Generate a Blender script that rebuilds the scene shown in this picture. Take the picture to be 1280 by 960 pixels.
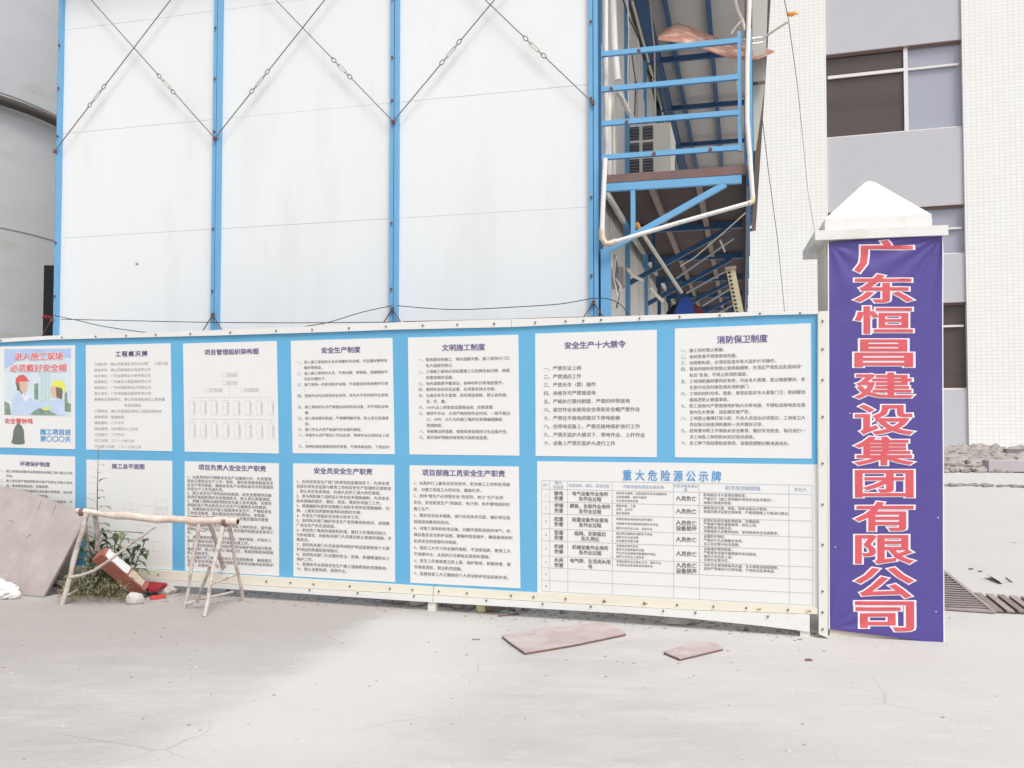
import bpy, math, random
from mathutils import Vector, Matrix
random.seed(7)
S = bpy.context.scene
for o in list(bpy.data.objects): bpy.data.objects.remove(o)
C = S.collection
V = Vector
# ------------------------------------------------------------------ camera
FPX = 1118.0
HZ = 520.0
PITCH = math.atan((HZ-480)/FPX)
CAMH = 1.45
cam = bpy.data.cameras.new("camera"); co = bpy.data.objects.new("camera", cam); C.objects.link(co)
co.location = (0, 0, CAMH); co.rotation_euler = (math.pi/2+PITCH, 0, 0)
cam.sensor_width = 36; cam.lens = FPX/1280*36; cam.clip_start = .05; cam.clip_end = 2000
S.camera = co
# ------------------------------------------------------------------ light
SUN_EL, SUN_AZ = math.radians(55), math.radians(158)   # azimuth from +Y, clockwise: sun stands behind the camera, a little right
w = bpy.data.worlds.new("World"); S.world = w; w.use_nodes = True
nt = w.node_tree; bg = nt.nodes["Background"]
sky = nt.nodes.new("ShaderNodeTexSky"); sky.sky_type = 'NISHITA'; sky.sun_disc = False
sky.sun_elevation = SUN_EL; sky.sun_rotation = SUN_AZ; sky.air_density = 1.0; sky.dust_density = 4.0; sky.ozone_density = 1.0
hs = nt.nodes.new("ShaderNodeHueSaturation"); hs.inputs['Saturation'].default_value = .22
nt.links.new(sky.outputs[0], hs.inputs['Color']); nt.links.new(hs.outputs[0], bg.inputs[0])
bg.inputs[1].default_value = .15
sl = bpy.data.lights.new("sun", 'SUN'); sl.energy = 1.5; sl.angle = math.radians(18); sl.color = (1, .965, .925)
so = bpy.data.objects.new("sun", sl); C.objects.link(so)
sd = V((math.sin(SUN_AZ)*math.cos(SUN_EL), math.cos(SUN_AZ)*math.cos(SUN_EL), math.sin(SUN_EL)))
so.rotation_euler = sd.to_track_quat('Z', 'Y').to_euler(); so.location = (-5, -10, 20)
S.view_settings.view_transform = 'Standard'; S.view_settings.look = 'None'
S.view_settings.exposure = 0.17; S.view_settings.gamma = 1
# ------------------------------------------------------------------ geometry of the place: from photo pixel to place
def ray(px, py):
    a, b = (px-640)/FPX, -(py-480)/FPX
    c, s = math.cos(PITCH), math.sin(PITCH)
    return V((a, c-b*s, s+b*c))
CAM = V((0, 0, CAMH))
def on_plane(px, py, p0, n):
    d = ray(px, py); return CAM+d*((p0-CAM).dot(n)/d.dot(n))
def G(px, py, z=0.0): return on_plane(px, py, V((0, 0, z)), V((0, 0, 1)))
def AY(px, py, Y): return on_plane(px, py, V((0, Y, 0)), V((0, 1, 0)))
# ------------------------------------------------------------------ materials
MATS = {}
def mat(name, col, rough=.7, var=.06, scale=6, bump=.0, bscale=60, dirt=None, dirt_amt=.5, dscale=2.0, metal=0, stretch=(1,1,1), spec=.35, dlo=.52, dhi=.75):
    if name in MATS: return MATS[name]
    m = bpy.data.materials.new(name); m.use_nodes = True; t = m.node_tree; N = t.nodes; L = t.links
    p = N["Principled BSDF"]; p.inputs['Roughness'].default_value = rough; p.inputs['Metallic'].default_value = metal
    p.inputs['Specular IOR Level'].default_value = spec
    g = N.new("ShaderNodeNewGeometry"); mp = N.new("ShaderNodeMapping"); mp.inputs['Scale'].default_value = stretch
    L.new(g.outputs['Position'], mp.inputs[0])
    n1 = N.new("ShaderNodeTexNoise"); n1.inputs['Scale'].default_value = scale; n1.inputs['Detail'].default_value = 6; n1.inputs['Roughness'].default_value = .65
    L.new(mp.outputs[0], n1.inputs['Vector'])
    mx = N.new("ShaderNodeMix"); mx.data_type = 'RGBA'
    lo = [max(0, c*(1-var*2)) for c in col]; hi = [min(.95, c*(1+var*1.6)) for c in col]
    mx.inputs[6].default_value = (*lo, 1); mx.inputs[7].default_value = (*hi, 1)
    L.new(n1.outputs[0], mx.inputs[0]); out = mx.outputs[2]
    if dirt:
        n2 = N.new("ShaderNodeTexNoise"); n2.inputs['Scale'].default_value = dscale; n2.inputs['Detail'].default_value = 8; n2.inputs['Roughness'].default_value = .7
        L.new(mp.outputs[0], n2.inputs['Vector'])
        r = N.new("ShaderNodeMapRange"); r.inputs[1].default_value = dlo; r.inputs[2].default_value = dhi; r.inputs[4].default_value = dirt_amt
        L.new(n2.outputs[0], r.inputs[0])
        m2 = N.new("ShaderNodeMix"); m2.data_type = 'RGBA'; L.new(r.outputs[0], m2.inputs[0]); L.new(out, m2.inputs[6]); m2.inputs[7].default_value = (*dirt, 1)
        out = m2.outputs[2]
    L.new(out, p.inputs['Base Color'])
    if bump:
        n3 = N.new("ShaderNodeTexNoise"); n3.inputs['Scale'].default_value = bscale; n3.inputs['Detail'].default_value = 4
        L.new(mp.outputs[0], n3.inputs['Vector'])
        b = N.new("ShaderNodeBump"); b.inputs['Strength'].default_value = bump; b.inputs['Distance'].default_value = .01
        L.new(n3.outputs[0], b.inputs['Height']); L.new(b.outputs[0], p.inputs['Normal'])
    MATS[name] = m; return m

M_panel = mat('white_sandwich_panel', (.785, .795, .795), .45, .02, 1.2, .08, 2.2, (.66, .655, .62), .55, 1.3, stretch=(1.6, 1.6, .3), dlo=.5, dhi=.78)
M_panel_side = mat('side_wall_panel', (.80, .785, .75), .5, .04, 3, .03, 4, (.45, .42, .37), .5, 2.5, stretch=(1, 1, .2))
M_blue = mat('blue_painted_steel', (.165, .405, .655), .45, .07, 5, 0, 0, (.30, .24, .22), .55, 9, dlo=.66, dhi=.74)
M_blueshade = mat('shaded_blue_steel', (.042, .115, .25), .5, .08, 6, 0, 0, (.10, .09, .09), .5, 7)  # darker copy of the blue paint, for parts lying in shade
M_groove = mat('dark_joint', (.05, .09, .14), .8, .1)
M_rust = mat('rusty_steel', (.19, .085, .055), .8, .25, 12, .3, 90, (.10, .06, .05), .6, 8)
M_rustw = mat('rust_brown_channel', (.20, .13, .12), .7, .2, 10, .1, 60, (.27, .09, .05), .7, 5)
M_wire = mat('galvanised_wire', (.17, .15, .14), .5, .2, 30, metal=.2)
M_cable = mat('black_cable', (.04, .035, .035), .6, .1)
M_pvc = mat('white_pvc', (.82, .79, .76), .35, .02, 5, 0, 0, (.55, .40, .28), .35, 5)
M_pvcelbow = mat('aged_pvc_elbow', (.74, .60, .46), .45, .12, 25, 0, 0, (.50, .28, .16), .5, 20)
M_cream = mat('cream_painted_steel', (.75, .715, .60), .5, .04, 4, .02, 20, (.52, .32, .15), .55, 7, dlo=.64, dhi=.75)
M_white = mat('white_painted_steel', (.75, .74, .72), .4, .02, 4, 0, 0, (.58, .50, .42), .5, 5, dlo=.6)
M_post = mat('pale_painted_post', (.72, .72, .66), .5, .03, 6, .02, 30, (.56, .46, .32), .4, 8, dlo=.6)
M_filmblue = mat('blue_print_film', (.135, .415, .66), .4, .07, 1.1, .05, 14, (.115, .36, .62), .7, .5)
M_paper = mat('white_print_film', (.75, .75, .735), .45, .012, 1.2, .02, 4)
M_ink = mat('grey_ink', (.20, .165, .17), .7, .02)
M_faint = mat('faint_ink', (.54, .53, .55), .7, .02)
M_head = mat('violet_ink', (.15, .125, .27), .7, .02)
M_blueink = mat('blue_ink', (.10, .33, .62), .6, .02)
M_line = mat('table_line_ink', (.47, .49, .51), .7, .02)
M_screw = mat('zinc_screw', (.16, .14, .12), .5, .1, metal=.3)
M_banner = mat('violet_banner_cloth', (.082, .060, .275), .5, .05, 3, .04, 12, (.15, .135, .28), .45, 2.2, dlo=.55, dhi=.85, spec=.5)
M_red = mat('pinkish_red_print', (.64, .105, .125), .55, .06, 5, 0, 0, (.66, .20, .22), .5, 3)
M_whitep = mat('white_print', (.80, .77, .81), .55, .01)
M_pillar = mat('whitewashed_plaster', (.735, .725, .705), .85, .03, 5, .2, 50, (.58, .53, .46), .6, 3.2, dlo=.55, dhi=.75)
M_pillars = mat('stained_plaster', (.66, .60, .51), .85, .08, 5, .2, 40, (.42, .36, .29), .5, 4)
M_silo = mat('silo_sheet', (.50, .515, .535), .45, .05, 1.5, .02, 5, (.36, .37, .27), .55, 1.1, stretch=(.5, .5, 2.2), dlo=.58, dhi=.72)
M_silod = mat('dark_pipe', (.08, .065, .06), .7, .15, 8)
M_dark = mat('black_sheet', (.012, .012, .014), .8, .2)
M_ac = mat('cream_ac_shell', (.80, .78, .71), .45, .03, 5)
M_acd = mat('dark_ac_grille', (.09, .09, .105), .6, .2, 40)
M_ceiling = mat('canopy_underside', (.66, .62, .585), .7, .06, 1.2, .05, 5)
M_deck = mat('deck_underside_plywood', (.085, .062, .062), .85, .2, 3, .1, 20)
M_joist = mat('dusty_joist', (.27, .22, .19), .8, .15, 8)
M_wood = mat('pale_stripped_pole', (.60, .49, .42), .8, .12, 10, .3, 60, (.74, .68, .62), .7, 9, dlo=.45, dhi=.62)
M_leg = mat('cement_splashed_steel', (.56, .50, .46), .8, .1, 18, .4, 90, (.30, .20, .17), .7, 12, dlo=.5, dhi=.62)
M_ply = mat('dusty_plywood', (.40, .35, .335), .9, .08, 4, .25, 50, (.50, .455, .43), .7, 3, dlo=.45, dhi=.65)
M_plyedge = mat('plywood_edge', (.27, .22, .19), .9, .2, 30, .3, 80)
M_pinkply = mat('pinkish_film_plywood', (.44, .355, .345), .75, .08, 6, .1, 40, (.53, .485, .465), .7, 3, dlo=.45, dhi=.62)
M_pinkedge = mat('brown_board_edge', (.22, .12, .11), .85, .15, 20)
M_brick = mat('faded_red_board', (.34, .12, .09), .8, .18, 12, .3, 60, (.44, .27, .22), .6, 9)
M_redbright = mat('red_plastic', (.62, .07, .07), .45, .08, 9)
M_crimson = mat('crimson_cloth', (.35, .02, .035), .8, .1)
M_stone = mat('white_stone', (.58, .545, .53), .9, .1, 14, .5, 40)
M_grey = mat('grey_rag', (.52, .48, .46), .9, .1, 16, .6, 40)
M_bag = mat('white_plastic_bag', (.70, .68, .68), .35, .04, 10, .4, 15)
M_leaf = mat('weed_leaf', (.165, .20, .10), .6, .25, 14)
M_leafd = mat('dark_leaf', (.105, .14, .075), .6, .3, 14)
M_dry = mat('dry_weed', (.36, .33, .19), .8, .2, 20)
M_stem = mat('weed_stem', (.17, .18, .10), .7, .2, 20)
M_tarp = mat('brown_tarpaulin', (.42, .20, .15), .5, .12, 8, .5, 14, (.66, .55, .42), .75, 6, dlo=.5, dhi=.62)
M_straw = mat('pale_rope', (.70, .64, .55), .8, .1, 20)
M_yellow = mat('pale_yellow_strip', (.76, .67, .42), .6, .05, 8)
M_bluecloth = mat('royal_blue_cloth', (.012, .05, .26), .7, .2, 6, .3, 12)
M_darkred = mat('dark_red_cloth', (.13, .02, .03), .8, .2, 6)
M_orange = mat('orange_tape', (.85, .36, .10), .5, .1, 9)
M_lilac = mat('lilac_render', (.50, .495, .525), .85, .025, 2, .05, 20, (.46, .45, .49), .4, .6)
M_brownglass = mat('brown_window_glass', (.085, .065, .06), .25, .25, .35, stretch=(.2, .2, 2.5), spec=.5)
M_greyglass = mat('sky_reflection_grey_glass', (.36, .37, .44), .2, .05, .3, stretch=(.4, .4, 1.4), spec=.6)  # sky reflection is painted into this pane colour
M_alu = mat('pale_window_frame', (.74, .70, .70), .5, .02, 3)
M_steelg = mat('worn_grate_steel', (.36, .31, .30), .6, .15, 14, .1, 60, (.24, .18, .16), .6, 9)
M_trenchshade = mat('trench_shade', (.10, .08, .078), .9, .2, 9)
M_rubble = mat('grey_rubble', (.37, .335, .32), .95, .3, 2.5, .6, 14, (.44, .42, .30), .6, 1.1)
M_skin = mat('print_skin', (.66, .46, .37), .6, .02)
M_shirt = mat('print_pale_blue', (.52, .62, .79), .6, .10, 9)
M_pgreen = mat('print_teal', (.50, .64, .64), .6, .10, 12)
M_pdark = mat('print_dark_green', (.24, .33, .26), .6, .35, 25)
M_psky = mat('print_sky', (.42, .54, .76), .6, .12, 7)
M_psky2 = mat('print_pale_sky', (.62, .71, .76), .6, .10, 7)
M_pyel = mat('print_yellow', (.72, .74, .12), .6, .02)
M_pred = mat('print_red', (.66, .13, .13), .6, .02)
M_bell = mat('print_bell', (.16, .19, .16), .6, .2, 60)
M_hair = mat('print_hair', (.20, .16, .14), .6, .02)

def ground_material():
    m = bpy.data.materials.new('worn_concrete'); m.use_nodes = True; t = m.node_tree; N = t.nodes; L = t.links
    p = N["Principled BSDF"]; p.inputs['Roughness'].default_value = .9; p.inputs['Specular IOR Level'].default_value = .2
    g = N.new("ShaderNodeNewGeometry")
    def noise(sc, det=6, ro=.6, st=(1, 1, 1), rot=0, dist=0):
        mp = N.new("ShaderNodeMapping"); mp.inputs['Scale'].default_value = st; mp.inputs['Rotation'].default_value = (0, 0, rot)
        L.new(g.outputs['Position'], mp.inputs[0])
        n = N.new("ShaderNodeTexNoise"); n.inputs['Scale'].default_value = sc; n.inputs['Detail'].default_value = det; n.inputs['Roughness'].default_value = ro; n.inputs['Distortion'].default_value = dist
        L.new(mp.outputs[0], n.inputs['Vector']); return n.outputs[0]
    def mix(f, a, b):
        x = N.new("ShaderNodeMix"); x.data_type = 'RGBA'
        L.new(f, x.inputs[0])
        for i, c in ((6, a), (7, b)):
            if isinstance(c, tuple): x.inputs[i].default_value = (*c, 1)
            else: L.new(c, x.inputs[i])
        return x.outputs[2]
    def rng(f, a, b, lo=0., hi=1.):
        r = N.new("ShaderNodeMapRange"); r.interpolation_type = 'SMOOTHSTEP'
        r.inputs[1].default_value = a; r.inputs[2].default_value = b; r.inputs[3].default_value = lo; r.inputs[4].default_value = hi
        L.new(f, r.inputs[0]); return r.outputs[0]
    base = mix(rng(noise(.5, 5, .6, (1, 1.6, 1), .3), .35, .65), (.43, .405, .392), (.51, .488, .474))
    base = mix(rng(noise(2.2, 8, .7, (.5, 1.6, 1), -.25, .6), .45, .72, 0, .6), base, (.59, .565, .55))
    base = mix(rng(noise(5, 8, .75, (.45, 1.8, 1), .2, .8), .52, .75, 0, .5), base, (.31, .285, .27))
    base = mix(rng(noise(60, 3, .6), .6, .75, 0, .55), base, (.62, .60, .57))
    base = mix(rng(noise(26, 4, .7), .62, .78, 0, .5), base, (.31, .28, .27))
    base = mix(rng(noise(11, 6, .75, (.3, 1.5, 1), .15, 1.2), .50, .70, 0, .45), base, (.60, .575, .555))
    base = mix(rng(noise(8, 7, .8, (.35, 1.4, 1), -.1, 1.5), .54, .72, 0, .4), base, (.33, .305, .29))
    # bands over the slab: painted shade by the board, and a paler cement streak
    def shade_cement_band(p0, p1, w0, w1, strength, base, colr):
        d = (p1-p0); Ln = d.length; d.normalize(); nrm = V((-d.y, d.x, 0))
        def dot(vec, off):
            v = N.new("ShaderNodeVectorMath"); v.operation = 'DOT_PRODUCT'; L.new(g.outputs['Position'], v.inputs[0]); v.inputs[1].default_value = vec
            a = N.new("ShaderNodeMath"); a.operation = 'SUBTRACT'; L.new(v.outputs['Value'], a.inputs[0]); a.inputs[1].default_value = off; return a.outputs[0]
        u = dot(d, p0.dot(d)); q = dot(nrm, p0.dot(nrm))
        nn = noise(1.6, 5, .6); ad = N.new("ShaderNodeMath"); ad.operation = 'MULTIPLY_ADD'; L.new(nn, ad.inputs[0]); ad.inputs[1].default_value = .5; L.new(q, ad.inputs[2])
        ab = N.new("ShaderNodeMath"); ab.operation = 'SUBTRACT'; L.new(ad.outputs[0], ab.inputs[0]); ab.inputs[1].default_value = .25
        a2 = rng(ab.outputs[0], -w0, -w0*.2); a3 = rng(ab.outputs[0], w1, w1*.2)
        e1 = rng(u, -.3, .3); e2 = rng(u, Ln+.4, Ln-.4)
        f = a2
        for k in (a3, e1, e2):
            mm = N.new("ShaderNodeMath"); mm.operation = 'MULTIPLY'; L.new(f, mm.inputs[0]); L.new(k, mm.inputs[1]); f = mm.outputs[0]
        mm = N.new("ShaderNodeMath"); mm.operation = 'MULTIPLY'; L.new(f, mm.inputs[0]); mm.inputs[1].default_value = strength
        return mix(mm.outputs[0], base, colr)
    base = shade_cement_band(G(640, 752), G(-300, 800), 1.9, 1.9, .80, base, (.375, .345, .325))  # shade in front of the board, painted darker into the concrete
    base = shade_cement_band(G(530, 770), G(250, 960), .45, 1.2, .75, base, (.60, .595, .575))
    # slab grows paler towards the right
    sep = N.new("ShaderNodeSeparateXYZ"); L.new(g.outputs['Position'], sep.inputs[0])
    base = mix(rng(sep.outputs[0], -1.5, 3.6, 0, .75), base, (.60, .59, .575))
    base = mix(rng(noise(130, 3, .7), .40, .70, 0, .22), base, (.30, .28, .27))
    # hairline shrinkage cracks, broken up by noise
    vo = N.new("ShaderNodeTexVoronoi"); vo.feature = 'DISTANCE_TO_EDGE'; vo.inputs['Scale'].default_value = .42
    wp = N.new("ShaderNodeMix"); wp.data_type = 'VECTOR'; wp.inputs[0].default_value = .10
    wn = N.new("ShaderNodeTexNoise"); wn.inputs['Scale'].default_value = 3; wn.inputs['Detail'].default_value = 6
    L.new(g.outputs['Position'], wn.inputs['Vector']); L.new(g.outputs['Position'], wp.inputs[4]); L.new(wn.outputs[1], wp.inputs[5]); L.new(wp.outputs[1], vo.inputs['Vector'])
    cr = rng(vo.outputs['Distance'], .0035, .0, 0, 1); br_ = rng(noise(.9, 3, .5), .50, .62, 0, .38)
    cm = N.new("ShaderNodeMath"); cm.operation = 'MULTIPLY'; L.new(cr, cm.inputs[0]); L.new(br_, cm.inputs[1])
    base = mix(cm.outputs[0], base, (.24, .22, .21))
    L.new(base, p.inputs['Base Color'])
    b = N.new("ShaderNodeBump"); b.inputs['Strength'].default_value = .35; b.inputs['Distance'].default_value = .012
    L.new(noise(24, 8, .7), b.inputs['Height']); L.new(b.outputs[0], p.inputs['Normal'])
    return m
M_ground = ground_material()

def tile_material():
    m = bpy.data.materials.new('cream_facade_tile'); m.use_nodes = True; t = m.node_tree; N = t.nodes; L = t.links
    p = N["Principled BSDF"]; p.inputs['Roughness'].default_value = .35; p.inputs['Specular IOR Level'].default_value = .4
    g = N.new("ShaderNodeNewGeometry"); s = N.new("ShaderNodeSeparateXYZ"); L.new(g.outputs['Position'], s.inputs[0])
    k = N.new("ShaderNodeVectorMath"); k.operation = 'DOT_PRODUCT'; L.new(g.outputs['Position'], k.inputs[0]); k.inputs[1].default_value = DF
    cmb = N.new("ShaderNodeCombineXYZ"); L.new(k.outputs['Value'], cmb.inputs[0]); L.new(s.outputs[2], cmb.inputs[1])
    b = N.new("ShaderNodeTexBrick"); b.offset = 0; b.squash = 1
    b.inputs['Scale'].default_value = 1; b.inputs['Brick Width'].default_value = .19; b.inputs['Row Height'].default_value = .14
    b.inputs['Mortar Size'].default_value = .011; b.inputs['Mortar Smooth'].default_value = .3
    b.inputs['Color1'].default_value = (.83, .825, .80, 1); b.inputs['Color2'].default_value = (.80, .795, .77, 1); b.inputs['Mortar'].default_value = (.66, .65, .63, 1)
    L.new(cmb.outputs[0], b.inputs[0])
    n = N.new("ShaderNodeTexNoise"); n.inputs['Scale'].default_value = .35; n.inputs['Detail'].default_value = 6; L.new(g.outputs['Position'], n.inputs[0])
    mx = N.new("ShaderNodeMix"); mx.data_type = 'RGBA'; mx.blend_type = 'MULTIPLY'; mx.inputs[0].default_value = .05
    L.new(b.outputs[0], mx.inputs[6]); L.new(n.outputs[1], mx.inputs[7]); L.new(mx.outputs[2], p.inputs['Base Color']); return m
TF = math.atan(FPX/3550)
DF = V((math.cos(TF), -math.sin(TF), 0)); NF = V((-math.sin(TF), -math.cos(TF), 0))
M_tile = tile_material()

# ------------------------------------------------------------------ mesh helpers
class MB:
    def __init__(s): s.v = []; s.f = []; s.sm = []
    def add(s, vs, fs, smooth=False):
        n = len(s.v); s.v += [V(a) for a in vs]; s.f += [tuple(i+n for i in f) for f in fs]; s.sm += [smooth]*len(fs); return s
    def box(s, c, ax, ay, az):           # centre and three half axes
        c = V(c); vs = []
        for i in (-1, 1):
            for j in (-1, 1):
                for k in (-1, 1): vs.append(c+V(ax)*i+V(ay)*j+V(az)*k)
        return s.add(vs, [(0, 1, 3, 2), (4, 6, 7, 5), (0, 4, 5, 1), (2, 3, 7, 6), (0, 2, 6, 4), (1, 5, 7, 3)])
    def bar(s, p, q, w, h, up=V((0, 0, 1))):
        p = V(p); q = V(q); d = (q-p); a = d.normalized(); side = a.cross(up)
        if side.length < 1e-4: side = a.cross(V((0, 1, 0)))
        side.normalize(); u = side.cross(a).normalized()
        return s.box((p+q)/2, d/2, side*w/2, u*h/2)
    def hexa(s, a, b): # two quads (lists of 4) joined
        return s.add(list(a)+list(b), [(3, 2, 1, 0), (4, 5, 6, 7), (0, 1, 5, 4), (1, 2, 6, 5), (2, 3, 7, 6), (3, 0, 4, 7)])
    def prism(s, pts, ext):
        n = len(pts); e = V(ext); a = [V(p) for p in pts]; b = [p+e for p in a]
        return s.add(a+b, [tuple(range(n)), tuple(range(2*n-1, n-1, -1))]+[(i, i+n, (i+1) % n+n, (i+1) % n) for i in range(n)])
    def face(s, pts): return s.add(pts, [tuple(range(len(pts)))])
    def tube(s, pts, r, n=8, cap=True, smooth=True):
        pts = [V(p) for p in pts]; rs = r if isinstance(r, (list, tuple)) else [r]*len(pts)
        vs = []; fs = []; prev = None
        for i, p in enumerate(pts):
            d = (pts[min(i+1, len(pts)-1)]-pts[max(i-1, 0)]).normalized()
            if prev is None:
                a = d.cross(V((0, 0, 1)));
                if a.length < .1: a = d.cross(V((1, 0, 0)))
            else: a = prev-d*prev.dot(d)
            a.normalize(); prev = a; b = d.cross(a)
            for k in range(n):
                t = 2*math.pi*k/n; vs.append(p+(a*math.cos(t)+b*math.sin(t))*rs[i])
        for i in range(len(pts)-1):
            for k in range(n): fs.append((i*n+k, i*n+(k+1) % n, (i+1)*n+(k+1) % n, (i+1)*n+k))
        s.add(vs, fs, smooth)
        if cap:
            m = len(pts)-1
            s.add(vs[:n], [tuple(range(n))[::-1]]); s.add(vs[m*n:], [tuple(range(n))])
        return s
    def blob(s, c, r, seed=0, n=2, jag=.25, smooth=False):
        rnd = random.Random(seed); import bmesh
        bm = bmesh.new(); bmesh.ops.create_icosphere(bm, subdivisions=n, radius=1)
        vs = [V(c)+V((v.co.x*r[0], v.co.y*r[1], v.co.z*r[2]))*(1+rnd.uniform(-jag, jag)) for v in bm.verts]
        bm.verts.index_update(); fs = [tuple(v.index for v in f.verts) for f in bm.faces]; bm.free()
        return s.add(vs, fs, smooth)
    def mesh(s, name, m, loc=V((0, 0, 0))):
        me = bpy.data.meshes.new(name); me.from_pydata([tuple(a-loc) for a in s.v], [], s.f); me.polygons.foreach_set('use_smooth', s.sm)
        me.materials.append(m); me.update(); return me

def wloc(o):
    l = V((0, 0, 0))
    while o: l += V(o.location); o = o.parent
    return l
def tag(o, label=None, cat=None, group=None, kind=None):
    if label: o['label'] = label
    if cat: o['category'] = cat
    if group: o['group'] = group
    if kind: o['kind'] = kind
    return o
def build(mb, name, m, parent=None, label=None, kind=None, origin=None):
    l = wloc(parent) if parent else (V(origin) if origin is not None else V((0, 0, 0)))
    o = bpy.data.objects.new(name, mb.mesh(name, m, l)); C.objects.link(o)
    if parent: o.parent = parent
    else: o.location = l
    return tag(o, label, kind=kind)
def single(mb, name, m, label, cat, group=None):   # a thing that is one mesh
    mn = V((min(a.x for a in mb.v), min(a.y for a in mb.v), min(a.z for a in mb.v))); mxv = V((max(a.x for a in mb.v), max(a.y for a in mb.v), 0))
    o = build(mb, name, m, None, None, None, V(((mn.x+mxv.x)/2, (mn.y+mxv.y)/2, mn.z)))
    return tag(o, label, cat, group)
def thing(name, loc, label, cat, group=None):
    o = bpy.data.objects.new(name, None); o.empty_display_size = .2; C.objects.link(o); o.location = loc
    return tag(o, label, cat, group)
def inst(name, me, parent, pos, rot=None):
    o = bpy.data.objects.new(name, me); C.objects.link(o); o.parent = parent; o.location = V(pos)-wloc(parent)
    if rot: o.rotation_euler = rot
    return o

# ------------------------------------------------------------------ lettering
_TC = {}
def glyph_mesh(body, bevel=0.0, offset=0.0, res=1):
    key = (body, bevel, offset, res)
    if key in _TC: return _TC[key]
    if offset:
        vs0, fs0 = glyph_mesh(body, bevel, 0.0, res); o_ = offset
        sh = [(-o_, 0), (o_, 0)] if o_ < .02 else [(-o_, -o_*.8), (o_, -o_*.8), (-o_, o_*.8), (o_, o_*.8)]
        if o_ > .05: sh = [(o_*math.cos(t*math.pi/4), o_*math.sin(t*math.pi/4)) for t in range(8)]
        vs, fs = [], []
        for i, (dx, dy) in enumerate(sh):
            n_ = len(vs); vs += [V((v.x+dx, v.y+dy, i*.02)) for v in vs0]; fs += [tuple(j+n_ for j in f) for f in fs0]
        _TC[key] = (vs, fs); return _TC[key]
    c = bpy.data.curves.new('t', 'FONT'); c.body = body; c.resolution_u = res
    c.bevel_depth = bevel; c.bevel_resolution = 1
    o = bpy.data.objects.new('t', c); C.objects.link(o)
    dg = bpy.context.evaluated_depsgraph_get()
    me = bpy.data.meshes.new_from_object(o.evaluated_get(dg))
    vs = [v.co.copy() for v in me.vertices]; fs = [tuple(p.vertices) for p in me.polygons]
    bpy.data.objects.remove(o); bpy.data.curves.remove(c); bpy.data.meshes.remove(me)
    _TC[key] = (vs, fs); return _TC[key]

# ================================================================== SETTING
gm = MB()
xs = [-300, -40, -8, -2, 0, 2, 4, 8, 40, 300]; ys = [-60, 0, 2, 4, 6, 8, 12, 30, 400]
vs = [(x, y, 0) for y in ys for x in xs]; nx = len(xs)
gm.add(vs, [(j*nx+i, j*nx+i+1, (j+1)*nx+i+1, (j+1)*nx+i) for j in range(len(ys)-1) for i in range(nx-1)])
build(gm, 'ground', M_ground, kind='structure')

# ================================================================== SITE OFFICE
TH = math.atan(FPX/4320)
DL = V((-math.cos(TH), math.sin(TH), 0)); DR = -DL; DD = V((math.sin(TH), math.cos(TH), 0)); NW = -DD; UP = V((0, 0, 1))
Z0 = 8.2
C0 = V((.094*Z0, Z0, 0)); BAY = 1.95
def OW(s, z, off=0.): return C0+DL*s+UP*z+NW*off          # front wall: s leftwards
def OS(t, z, off=0.): return C0+DD*t+UP*z+DR*off          # side wall: t into depth, off to the right
def ow(px, py): 
    p = on_plane(px, py, C0+NW*.13, NW); return ((p-C0).dot(DL), p.z)
off_ = thing('site_office', C0+DL*2.9+DD*7.8, 'two storey white panel site office with blue steel columns and wire bracing', 'building')
ROOF = 6.45
# dark core so nothing shows through joints
build(MB().box(C0+DL*2.925+DD*7.85+UP*(ROOF/2), DL*2.80, DD*7.68, UP*ROOF/2*.995), 'wall_core', M_panel_side, off_)
rows = [0.02, 1.09, 2.23, 3.37, 4.51, 5.65, ROOF]
for b in range(3):
    for k in range(len(rows)-1):
        z0, z1 = rows[k]+.0012, rows[k+1]-.0012
        s0, s1 = b*BAY+.02, (b+1)*BAY-.02
        jit = random.uniform(-.0012, .0012)
        build(MB().box((OW((s0+s1)/2, (z0+z1)/2, .03+jit)), DL*(s1-s0)/2, NW*.03, UP*(z1-z0)/2), 'wall_panel', M_panel, off_)
# front columns: twin channels with a dark joint
for b in range(4):
    s = b*BAY
    wd = .036 if b else .05
    if b == 3: offs = (-.02,)
    else: offs = (-.022, .022)
    col = MB()
    for q in offs: col.box(OW(s+q, ROOF/2, .085), DL*.0185, NW*.027, UP*ROOF/2)
    o = build(col, 'column', M_blue, off_)
    build(MB().box(OW(s, ROOF/2, .075), DL*.02, NW*.015, UP*ROOF/2*.999), 'joint_strip', M_blueshade, o)
# corner post seen round the right corner (broad side + lower doubled post)
build(MB().box(OS(.02, ROOF/2, .04), DD*.05, DR*.022, UP*ROOF/2), 'column', M_blueshade, off_)
build(MB().box(OW(-.105, 1.5, .06), DL*.045, NW*.025, UP*1.47), 'column', M_blue, off_)
# rusty bolt heads on the columns
bolt = MB().tube([V((0, 0, 0)), V((0, -.02, 0))], .011, 6).mesh('bolt', M_rust)
for b in range(4):
    for z in (2.0, 2.75, 3.35, 4.45, 5.0, 5.5):
        inst('bolt', bolt, off_, OW(b*BAY+(.02 if b < 3 else -.02), z+random.uniform(-.1, .1), .112))
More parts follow.
